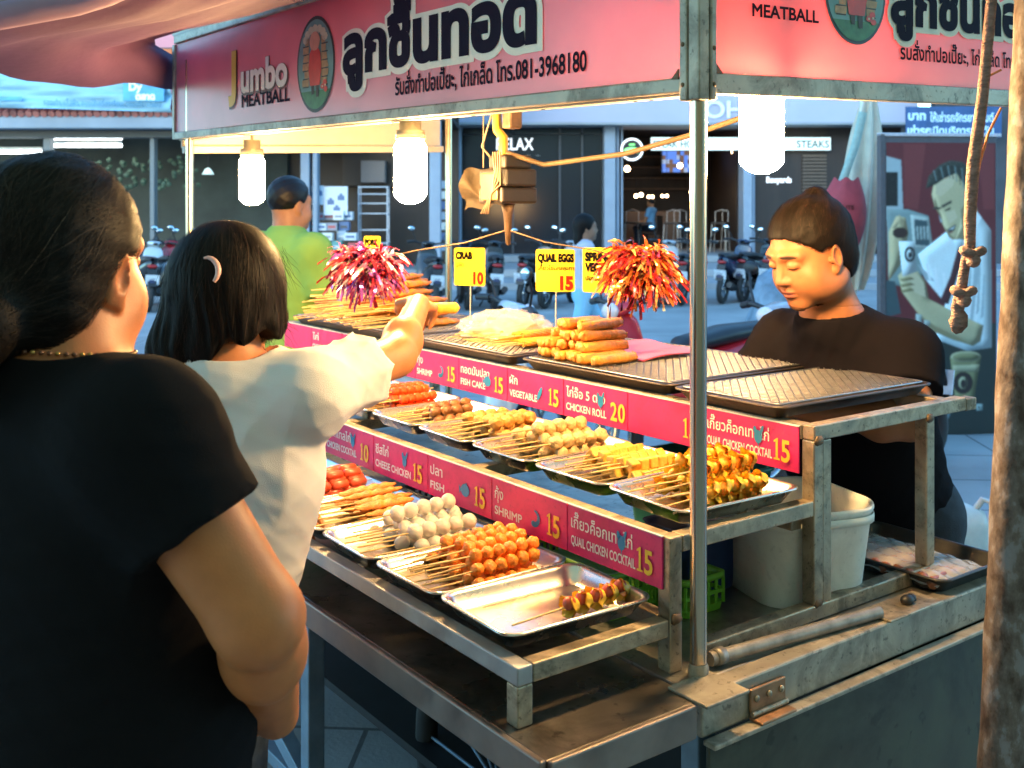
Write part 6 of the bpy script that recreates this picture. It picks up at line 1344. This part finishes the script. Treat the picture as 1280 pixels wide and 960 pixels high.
# ================================================= SCOOTERS, POSTER, POLE, ROPE, small things
M_rub = mat('tyre_rubber', (.02, .02, .02), .7); M_chr = mat('chrome', (.6, .6, .62), .2, metal=1.); M_blk = mat('black_plastic', (.015, .015, .017), .45); M_plate = mat('plate_white', (.62, .68, .72), .4); M_mir = mat('mirror_glass', (.75, .85, .9), .05, metal=1.)
M_tail = mat('red_lens', (.35, .02, .02), .25)
def scooter(label, pos, rz, paint, windshield=False, group='parked scooters', lean=R(4), plate=True):
    """x across, y forwards: built from the ground up"""
    t = thing('scooter', label, 'scooter', WF, pos, group=group, rot=(0, lean, rz))
    for y, r in ((-.62, .255), (.62, .27)):
        w_ = part('wheel', MB().tube([(0, y + (r - .045) * math.cos(a), r + (r - .045) * math.sin(a)) for a in np.linspace(0, 6.2832, 29)[:-1]], .048, 10, closed=True), M_rub, t); m = MB()
        m.tube([(0, y + (r - .09) * math.cos(a), r + (r - .09) * math.sin(a)) for a in np.linspace(0, 6.2832, 21)[:-1]], .014, 8, closed=True)
        for k in range(5): a = k * 1.2566; m.cyl((0, y, r), (0, y + (r - .09) * math.cos(a), r + (r - .09) * math.sin(a)), .011, 6)
        m.cyl((-.05, y, r), (.05, y, r), .035, 12); part('rim', m, M_chr, w_)
    def hull(xs):   # lofted fairing: (y, z, half width, half height)
        return MB().grid(lambda i, j: (lambda q: (q[2] * math.copysign(abs(math.cos(6.2832 * j)) ** .75, math.cos(6.2832 * j)), q[0], q[1] + q[3] * math.sin(6.2832 * j)))(tuple(np.interp(i * (len(xs) - 1), range(len(xs)), [x[c] for x in xs]) for c in range(4))), 20, 18)
    part('rear_body', hull([(-.80, .74, .02, .03), (-.74, .72, .08, .08), (-.5, .64, .13, .12), (-.2, .56, .14, .15), (.02, .46, .12, .14), (.1, .42, .02, .03)]), paint, t)
    part('front_shield', hull([(.30, .36, .05, .05), (.36, .46, .16, .16), (.44, .66, .19, .18), (.46, .86, .15, .10), (.48, .95, .03, .02)]), paint, t)
    part('front_fender', MB().grid(lambda i, j: (.06 * (2 * j - 1), .62 + (.31 - .02 * abs(2 * j - 1)) * math.cos(.5 + 2.3 * i), .27 + (.31 - .02 * abs(2 * j - 1)) * math.sin(.5 + 2.3 * i)), 14, 6), paint, t)
    part('frame', MB().tube([(0, .52, .8), (0, .38, .45), (0, .1, .3), (0, -.3, .34), (0, -.6, .3)], .05, 10).box(-.1, .1, -.3, .05, .2, .36), M_blk, t)
    part('seat', hull([(-.78, .80, .03, .02), (-.7, .80, .10, .045), (-.35, .78, .13, .06), (-.02, .74, .12, .05), (.06, .72, .02, .01)]), M_blk, t)
    part('fork', MB().tube([(-.07, .62, .27), (-.07, .52, .6)], .025, 8).tube([(.07, .62, .27), (.07, .52, .6)], .025, 8), M_chr, t)
    hb = part('handlebar', MB().tube([(-.33, .40, 1.02), (-.22, .44, 1.03), (0, .46, .98), (.22, .44, 1.03), (.33, .40, 1.02)], .016, 9), M_blk, t)
    part('headset', hull([(.37, 1.0, .04, .02), (.42, 1.01, .12, .035), (.5, .98, .10, .045), (.55, .95, .05, .02)]), paint, t)
    part('headlight', MB().ell((0, .55, .97), (.07, .03, .05), 12, 8), mat('lamp_glass', (.7, .74, .78), .1), t)
    for s_ in (-1, 1):
        part('grip', MB().cyl((s_ * .25, .428, 1.028), (s_ * .35, .392, 1.018), .021, 9), M_blk, hb)
        mr = part('mirror', MB().ell((s_ * .30, .36, 1.235), (.062, .02, .040), 14, 8, rot=(0, s_ * -.2, 0)).tube([(s_ * .2, .44, 1.03), (s_ * .24, .43, 1.12), (s_ * .29, .38, 1.21)], .008, 7), M_blk, t)
        part('mirror_glass', MB().ell((s_ * .30, .3465, 1.235), (.052, .010, .032), 14, 8, rot=(0, s_ * -.2, 0)), M_mir, mr)
    part('tail_light', MB().ell((0, -.80, .70), (.08, .03, .03), 12, 8), M_tail, t)
    part('exhaust', MB().tube([(.1, -.05, .26), (.13, -.35, .26), (.14, -.75, .34)], [.02, .045, .05], 10), M_blk, t)
    part('rear_mudguard', MB().poly([(-.07, 0), (.07, 0), (.06, -.26), (-.06, -.26)], (0, -.80, .66), (1, 0, 0), (0, .25, 1), .01), M_blk, t)
    if plate:
        pl = part('number_plate', MB().obox((0, -.845, .50), (.10, .004, .075), (R(14), 0, 0)), M_plate, t); part('lettering', MB().text('กขค', (-.045, -.852, .515), (1, 0, 0), (0, .24, 1), .05, .003, off=.004).text('482', (-.055, -.862, .455), (1, 0, 0), (0, .24, 1), .06, .004, off=.004), mat('plate_ink', (.03, .04, .1), .5), pl)
    part('kickstand', MB().tube([(-.08, .0, .22), (-.2, -.06, .0)], .012, 7), M_blk, t)
    return t
P = lambda n, c: mat(n, c, .25, var=.05, coat=.5)
pn_red, pn_white, pn_navy, pn_black, pn_grey = P('red_paint', (.45, .02, .035)), P('ice_blue_paint', (.5, .62, .68)), P('navy_paint', (.02, .03, .07)), P('gloss_black_paint', (.012, .012, .014)), P('silver_paint', (.35, .37, .4))
def farpos(x, y): Yg = 1.55 * 1318 / (y - 262); return ((x - 640) / 1318 * Yg, Yg + .4, 0)
for (x, y, rz, pt, lab) in ((922, 379, -28, pn_navy, 'dark blue scooter with its number plate to the street, just right of the cart pole'), (952, 377, -34, pn_black, 'black scooter between the dark blue scooter and the seller'), (866, 381, -20, pn_black, 'black scooter just left of the cart pole, past the orange tinsel'), (832, 383, -15, pn_grey, 'silver scooter mostly behind the orange tinsel tuft'), (668, 385, -18, pn_black, 'black scooter behind the quail eggs price card'), (578, 386, 8, pn_navy, 'dark scooter behind the CRAB price card'), (532, 389, 12, pn_black, 'black scooter with red trim behind the purple tinsel'), (1002, 377, -30, pn_black, 'black scooter beside the sellers cheek at the far kerb'), (700, 385, -24, pn_grey, 'silver scooter between the quail eggs card and the vegetable card'), (614, 386, 4, pn_black, 'black scooter between the CRAB card and the quail eggs card'), (985, 377, -36, pn_grey, 'silver scooter hidden behind the sellers face'),
                            (206, 386, 30, pn_red, 'red scooter between the two customers heads'), (186, 388, 34, pn_white, 'ice blue scooter beside the red one at the far kerb'), (162, 389, 30, pn_black, 'black scooter left of the ice blue one, by the womans cheek'), (225, 384, 26, pn_black, 'black scooter right of the red one, behind the girls hair')):
    scooter(lab, farpos(x, y), R(rz), pt)
scooter('white and blue scooter parked near the cart behind the quail eggs card', (-.42, 5.75, 0), R(-62), pn_white, group='scooters parked near the cart')
scooter('red scooter parked near the cart beside the orange tinsel', (1.05, 6.3, 0), R(125), pn_red, group='scooters parked near the cart')
scooter('silver scooter parked near the cart beside the sellers arm', (1.9, 6.0, 0), R(120), pn_grey, group='scooters parked near the cart')

# ---- tall coffee poster board: a flat print
pw = .80; ph = 2.05
po = thing('poster_board', 'tall dark red coffee poster board of a smiling man in white shirt', 'poster', WF, (2.545, 7.2, .0), rz=R(5))
part('board', MB().box(0, pw, 0, .04, .02, ph), mat('board_edge', (.10, .10, .11), .5), po, .004)
Z0 = lambda y: 1.55 + (262 - y) / 1318 * 7.2
def pp(pts): return [((x - 1107) / 1318 * 7.2, Z0(y)) for x, y in pts]
pm = {}
PC = dict(maroon=(.135, .025, .028), shirt=(.62, .76, .76), shade=(.36, .48, .50), face=(.45, .42, .24), dark=(.018, .018, .016), hair=(.04, .045, .035), tie=(.07, .022, .025), machine=(.20, .30, .29), slate=(.05, .09, .10), cup=(.40, .50, .46), coffee=(.26, .24, .11), brown=(.045, .025, .02), cream=(.42, .38, .22), lips=(.25, .10, .08), facelt=(.56, .52, .33), facesh=(.27, .24, .125), shirtlt=(.74, .86, .86), red2=(.19, .04, .04), floor=(.03, .036, .03))
SHP = []
def pr(k, pts): SHP.append((k, np.array(pts, float)))
def pe(k, cx, cy, a, b, r=0): pr(k, [(cx + a * math.cos(t) * math.cos(r) - b * math.sin(t) * math.sin(r), cy + a * math.cos(t) * math.sin(r) + b * math.sin(t) * math.cos(r)) for t in np.linspace(0, 6.2832, 25)[:-1]])
pr('maroon', [(1109, 178), (1252, 178), (1252, 545), (1109, 545)]); pr('floor', [(1109, 415), (1252, 405), (1252, 545), (1109, 545)])
pr('shade', [(1109, 195), (1128, 200), (1131, 270), (1109, 275)]); pr('dark', [(1109, 215), (1124, 215), (1124, 258), (1109, 258)])
pr('machine', [(1109, 262), (1138, 262), (1164, 270), (1172, 330), (1140, 360), (1112, 355)]); pr('cup', [(1140, 268), (1164, 272), (1170, 312), (1144, 310)]); pr('slate', [(1145, 274), (1162, 276), (1166, 308), (1147, 306)])
for k in range(4): pr('cup', [(1148 + k * 4.4, 283), (1150.5 + k * 4.4, 283.2), (1151.5 + k * 4.4, 300), (1149 + k * 4.4, 300)])
pr('maroon', [(1166, 340), (1180, 335), (1182, 380), (1168, 372)])
pr('shirt', [(1150, 318), (1188, 289), (1204, 298), (1226, 263), (1246, 288), (1247, 436), (1215, 440), (1172, 424), (1186, 380), (1162, 352)]); pr('shade', [(1150, 330), (1166, 345), (1172, 352), (1160, 350)]); pr('shade', [(1226, 300), (1232, 330), (1222, 400), (1216, 420), (1224, 350)])
pr('face', [(1168, 243), (1172, 222), (1190, 208), (1206, 210), (1218, 230), (1228, 262), (1212, 300), (1200, 303), (1190, 295), (1182, 280), (1180, 268), (1172, 258)])
pr('face', [(1208, 268), (1228, 262), (1222, 286), (1207, 302), (1199, 300)])
pr('facelt', [(1174, 224), (1188, 213), (1200, 216), (1196, 232), (1180, 246), (1173, 242)]); pr('facelt', [(1186, 266), (1198, 262), (1202, 272), (1192, 280)]); pr('facesh', [(1206, 262), (1216, 250), (1226, 262), (1218, 286), (1206, 301), (1200, 300), (1208, 284)]); pr('facesh', [(1172, 246), (1178, 264), (1183, 279), (1179, 270), (1171, 257)]); pr('facesh', [(1184, 283), (1190, 296), (1200, 303), (1196, 297), (1189, 288)])
for k in range(7): pr('shirtlt', [(1160 + k * 11, 330 + k * 6), (1163 + k * 11, 329 + k * 6), (1168 + k * 10, 352 + k * 9), (1164 + k * 10, 350 + k * 9)])
for k in range(5): pr('shade', [(1212 + k * 6, 312 + k * 8), (1214 + k * 6, 312 + k * 8), (1212 + k * 6, 372 + k * 6), (1208 + k * 6, 380 + k * 5)])
pr('shirtlt', [(1226, 263), (1233, 272), (1222, 292), (1212, 300), (1222, 286)]); pr('shade', [(1204, 298), (1211, 304), (1206, 312), (1199, 303)])
pr('red2', [(1131, 180), (1160, 180), (1150, 262), (1133, 258)]); pr('red2', [(1228, 180), (1250, 180), (1250, 262), (1236, 262)])
pr('hair', [(1160, 236), (1164, 220), (1178, 206), (1192, 200), (1208, 202), (1222, 212), (1226, 236), (1222, 256), (1216, 248), (1212, 232), (1200, 216), (1186, 222), (1174, 230)]); 
for k in range(11): pr('dark' if k % 2 else 'machine', [(1170 + k * 4.6, 213 - 6 * math.sin(k * .33)), (1171.2 + k * 4.6, 212 - 6 * math.sin(k * .33)), (1175 + k * 4.4, 226 - 8 * math.sin(k * .4) + k), (1174 + k * 4.4, 227 - 8 * math.sin(k * .4) + k)])
pr('hair', [(1168, 262), (1172, 258.5), (1182, 259), (1178, 262)]); pr('hair', [(1180, 257), (1194, 250), (1194, 253.5), (1182, 260)]); pr('dark', [(1184, 263), (1193, 258.5), (1192, 262), (1186, 264)])
pr('dark', [(1188, 287), (1200, 280), (1198, 288), (1191, 291)]); pr('shirt', [(1190, 287.5), (1199, 282), (1196, 287)]); pr('lips', [(1189, 291), (1197, 289), (1194, 292)]); pr('shade', [(1177, 268), (1182, 277), (1180, 279)])
pr('tie', [(1204, 302), (1208, 308), (1206, 332), (1190, 381), (1178, 378), (1192, 346), (1200, 318)]); pr('shirt', [(1196, 300), (1210, 300), (1207, 312), (1201, 310)])
pr('face', [(1124, 345), (1132, 336), (1150, 340), (1160, 352), (1164, 374), (1200, 392), (1236, 408), (1232, 428), (1222, 434), (1196, 424), (1170, 412), (1150, 392), (1130, 366)]); 
pr('facelt', [(1134, 340), (1150, 343), (1158, 354), (1160, 372), (1146, 366), (1136, 352)]); pr('facesh', [(1150, 392), (1172, 408), (1200, 421), (1222, 433), (1196, 426), (1168, 414)])
for k in range(3): pr('coffee', [(1126 + k, 349 + k * 7), (1140, 346 + k * 7), (1146, 349 + k * 7), (1130, 352 + k * 7)])
pr('face', [(1112, 290), (1122, 270), (1134, 272), (1138, 292), (1128, 330), (1112, 352)]); pe('brown', 1127, 291, 10, 7); pr('cream', [(1116, 286), (1126, 268), (1136, 284), (1130, 284), (1126, 278), (1121, 285)])
pr('shirt', [(1125, 302), (1146, 302), (1148, 340), (1130, 346)]); pe('dark', 1139.5, 318, 7, 10); pe('shirt', 1139.5, 318, 4.2, 6.4); pe('dark', 1139.5, 319, 2.2, 3.6); pr('dark', [(1141, 310), (1143, 310), (1142.4, 321), (1140.6, 321)])
pr('slate', [(1109, 350), (1120, 352), (1128, 392), (1109, 396)]); pr('cup', [(1147, 392), (1155, 394), (1156, 416), (1149, 414)]); pr('cup', [(1158, 400), (1166, 402), (1166, 408), (1158, 406)]); pr('cup', [(1158, 425), (1166, 425), (1166, 430), (1158, 430)])
pr('coffee', [(1192, 448), (1233, 446), (1222, 508), (1218, 514), (1203, 514), (1200, 508)]); pe('cream', 1212.5, 447, 20, 7); pe('coffee', 1212.5, 447, 17, 5); pr('cream', [(1195, 458), (1231, 457), (1229.5, 466), (1196, 467)]); pe('brown', 1209, 480, 13, 14); pe('cream', 1209, 480, 6, 8); pe('brown', 1209, 481, 3.4, 5.4); pr('brown', [(1212, 470), (1214.4, 470), (1214, 486), (1212, 486)])
pe('cup', 1181, 480, 15, 11); pr('cup', [(1166, 480), (1196, 480), (1192, 516), (1172, 516)]); pe('shirt', 1181, 518, 11, 10); pr('cup', [(1227, 507), (1235, 507), (1235, 515), (1227, 515)]); pr('floor', [(1229, 509), (1231, 509), (1231, 513), (1229, 513)])
# the printed picture: the shapes above laid down as soft-edged, softly modelled ink on a fine grid
SS = 1.5; gx0, gy0, gx1, gy1 = 1109, 178, 1252, 545; nx_, ny_ = int((gx1 - gx0) * SS), int((gy1 - gy0) * SS)
XX, YY = np.meshgrid(gx0 + (np.arange(nx_ + 1)) / SS, gy0 + (np.arange(ny_ + 1)) / SS, indexing='ij'); IMG = np.zeros((nx_ + 1, ny_ + 1, 3))
def blur(a, r, n=2):
    for _ in range(n):
        for ax in (0, 1):
            p_ = np.pad(a, [(r + 1, r) if i == ax else (0, 0) for i in (0, 1)], mode='edge'); c_ = np.cumsum(p_, ax); k_ = 2 * r + 1
            a = (np.take(c_, range(k_, c_.shape[ax]), ax) - np.take(c_, range(0, c_.shape[ax] - k_), ax)) / k_
    return a
REL = dict(face=(7, 2.2), shirt=(9, 1.7), tie=(3, 1.), hair=(3, 1.5), cream=(4, 1.5), machine=(4, 1.2), coffee=(5, 1.6), cup=(4, 1.2), maroon=(12, .6))
pg = np.random.default_rng(4)
for k, P_ in SHP:
    A_, B_ = P_, np.roll(P_, -1, 0); ins = np.zeros(XX.shape, bool)
    for (ax_, ay_), (bx_, by_) in zip(A_, B_):
        cr_ = ((ay_ > YY) != (by_ > YY)); ins ^= cr_ & (XX < (bx_ - ax_) * (YY - ay_) / ((by_ - ay_) if abs(by_ - ay_) > 1e-9 else 1e-9) + ax_)
    msk = blur(ins.astype(float), 1, 1); col_ = np.array(PC[k])[None, None] * np.ones(XX.shape + (1,))
    if k in REL:
        r_, am = REL[k]; hgt = blur(ins.astype(float), r_); dx_, dy_ = np.gradient(hgt); col_ = col_ * np.clip(1 + am * (2.2 * dx_ * r_ * .5 + 1.6 * dy_ * r_ * .5) + (.25 * (hgt - .8) if k != 'maroon' else 0), .35, 1.6)[..., None]
    if k in ('hair', 'dark'): col_ = col_ * (1 + .5 * pg.normal(size=XX.shape))[..., None].clip(.3, 2.2)
    IMG = IMG * (1 - msk[..., None]) + col_ * msk[..., None]
for c_ in range(3): IMG[..., c_] = blur(IMG[..., c_], 1, 1)
IMG *= (1 + .035 * pg.normal(size=XX.shape))[..., None]
pvs = np.stack([(XX - 1107) / 1318 * 7.2, np.full(XX.shape, -.0015), 1.55 + (262 - YY) / 1318 * 7.2], -1).reshape(-1, 3)
ii, jj = np.meshgrid(np.arange(nx_), np.arange(ny_), indexing='ij'); q0 = (ii * (ny_ + 1) + jj).ravel(); pfs = np.stack([q0, q0 + 1, q0 + ny_ + 2, q0 + ny_ + 1], 1)
part('print', np_mesh(pvs, pfs, 'print', attr_mat('printed_paper', rough=.5, var=.03, nscale=6), lambda v: IMG.reshape(-1, 3)), None, po)
part('edge_rail', MB().box(-.035, -.001, -.01, .05, .0, ph + .02), mat('board_edge', ()), po, .004); part('edge_rail', MB().box(-.035, pw + .03, -.01, .05, ph + .001, ph + .025), M_rail, po, .004)
part('stand', MB().bar((.1, .04, 1.2), (.1, .6, .0), .04).bar((pw - .1, .04, 1.2), (pw - .1, .6, .0), .04), M_blueleg, po)
# ---- folded white parasol with a pink cover behind the board
us = thing('folded_parasol', 'tall folded cream parasol beside the coffee poster', 'parasol', WF, (2.52, 7.9, 0))
part('pole', MB().cyl((0, 0, 0), (.12, 0, 2.6), .022, 12), M_white, us)
m = MB().grid(lambda a, b: (.05 + .11 * b + (.055 + .07 * math.sin(math.pi * min(1, b * 1.1)) ** .7) * (1 + .25 * math.sin(7 * 6.2832 * a)) * math.cos(6.2832 * a), (.055 + .07 * math.sin(math.pi * min(1, b * 1.1)) ** .7) * (1 + .25 * math.sin(7 * 6.2832 * a)) * math.sin(6.2832 * a), .95 + 1.5 * b), 70, 14)
part('canopy', m, mat('cream_canvas', (.60, .56, .44), .8, var=.15, nscale=6), us)
pb = thing('pink_pennant', 'red printed cloth bag tied round the folded parasol', 'bag', WF, (2.33, 7.6, 1.15))
m = MB().grid(lambda a, b: (.12 * math.cos(6.2832 * a) * (.35 + 1.1 * math.sin(math.pi * (b * .85 + .05)) ** .8) + .08 * b, .09 * math.sin(6.2832 * a) * (.35 + 1.1 * math.sin(math.pi * (b * .85 + .05)) ** .8), .62 * b + .015 * math.sin(12 * a * 3.14)), 30, 14); part('body', m, mat('red_cloth', (.42, .06, .075), .75, var=.2, nscale=7), pb)
m = MB()
for k in range(6): m.text(('OLIC UTE', 'MARKET', 'PAI', 'OPEN', 'SHOP', 'BAG')[k] if k == 0 else '––––', (-.10, -.128, .40 - k * .06), (1, 0, 0), (0, .05, 1), .045, .001)
part('lettering', m, mat('maroon_ink', ()), pb)
part('strap', MB().tube([(.05, 0, .6), (.14, 0, .85), (.2, .0, 1.1)], .03, 8), mat('mint_cloth', (.35, .5, .45), .8), pb)
bo = thing('motorbike_cover', 'crumpled pale blue motorbike cover behind the seller', 'cover', WF, (2.3, 8.4, 0))
m = MB().ell((0, 0, .55), (.42, .5, .58), 28, 16, noise=.05, seed=5); part('sheet', m, mat('grey_blue_sheet', (.2, .28, .36), .55, var=.5, nscale=5, bump=1., bscale=9), bo)
# ---- white water can and cups on the street beyond the counter
jc = thing('water_can', 'white plastic water can with a loop handle on the street past the counter', 'can', WF, (1.86, 4.55, 0), rz=R(20))
part('body', rings(MB(), [(.15, .12, .05, .0), (.165, .13, .06, .02), (.165, .13, .06, .2), (.15, .12, .06, .255), (.09, .08, .05, .285), (.05, .05, .03, .29)]), mat('white_hdpe', (.66, .68, .62), .45, var=.06, sss=.05), jc); part('handle', MB().tube([(.11, -.05, .24), (.13, -.09, .31), (.16, -.11, .3), (.19, -.1, .2), (.17, -.06, .14)], .014, 9), mat('white_hdpe', ()), jc); part('cap', MB().lathe([(0, .33), (.028, .33), (.03, .285), (.0, .285)], 18, c=(-.08, 0, 0)), mat('white_hdpe', ()), jc)
for k in range(3):
    solo('paper_cup', MB().lathe([(.0, .0), (.026, .0), (.034, .075), (.036, .078), (.033, .078), (.025, .006)], 18), M_cream, ('lowest', 'middle', 'topmost')[k] + ' paper cup of the small stack on the white water can', 'cup', WF, (1.80, 4.50, .292 + k * .026), group='paper cups stacked on the water can')
# ---- rusty pole and knotted rope at the right edge
def poleface(i, j):
    z = 2.6 * i; return ((.744 + .048 * (z - .70)) + (.0345 + .0009 * math.sin(z * 31 + j * 12) + .0006 * math.sin(z * 67 - j * 19)) * math.cos(6.2832 * j), 1.60 + .0345 * math.sin(6.2832 * j), z)
m = MB().grid(poleface, 120, 28)
solo('rusty_pole', m, mat('peeling_paint_rust', (.2, .14, .1), .75, ramp=[(.0, (.03, .018, .013)), (.38, (.055, .032, .024)), (.47, (.105, .078, .068)), (.56, (.15, .118, .108)), (.60, (.20, .18, .19)), (1., (.26, .25, .27))], nscale=38, bump=1.5, bscale=30, stretch=(1, 1, .6), detail=8), 'rusty pole with peeling grey paint at the right edge', 'pole')
rp_ = [(.742, 1.60, 2.0), (.727, 1.60, 1.86), (.714, 1.6, 1.72), (.700, 1.6, 1.62), (.695, 1.6, 1.54), (.695, 1.6, 1.49), (.688, 1.6, 1.47), (.682, 1.6, 1.43), (.676, 1.6, 1.40), (.676, 1.6, 1.37)]
def knot(m, c, r, s): 
    m.tube([(c[0] + r * (math.sin(a) + .8 * math.sin(2 * a)), c[1] + r * .8 * math.sin(3 * a) - .006, c[2] + r * (math.cos(a) - .8 * math.cos(2 * a)) * .8) for a in np.linspace(0, 6.2832, 25)[:-1]], s, 8, closed=True)
rt = thing('knotted_rope', 'twisted pinkish cloth rope with two knots hanging by the rusty pole', 'rope', WF, (.69, 1.6, 1.37))
m = MB().tube([Vector(p) - Vector((.69, 1.6, 1.37)) for p in rp_], [.0085, .008, .0085, .0095, .009, .008, .0075, .008, .010, .004], 10); part('strand', m, mat('dirty_pink_cloth', (.26, .15, .13), .85, var=.4, nscale=60, bump=1.2, bscale=120, stretch=(1, 1, 2.5)), rt)
m = MB(); knot(m, (.004, -.006, .112), .0085, .0075); part('knot', m, mat('dirty_pink_cloth', ()), rt); m = MB(); knot(m, (-.010, -.006, .052), .0085, .0075); part('knot', m, mat('dirty_pink_cloth', ()), rt); m = MB().ell((-.014, -.004, .012), (.012, .010, .018), 12, 8, noise=.12); part('frayed_end', m, mat('dirty_pink_cloth', ()), rt)
ws = thing('loose_cable', 'loose orange brown cable ends dangling beside the rusty pole', 'cable', WF, (.72, 1.66, 1.62)); m = MB().tube([(.03, 0, .14), (.022, 0, .08), (.018, 0, .02), (.012, 0, -.03)], .0022, 7).tube([(.05, 0, .09), (.03, 0, .05), (.016, .0, .0), (.006, 0, -.06)], .002, 7).tube([(.05, 0, .15), (.03, 0, .14)], .002, 6); part('wire', m, mat('orange_cable', (.35, .15, .05), .5), ws)
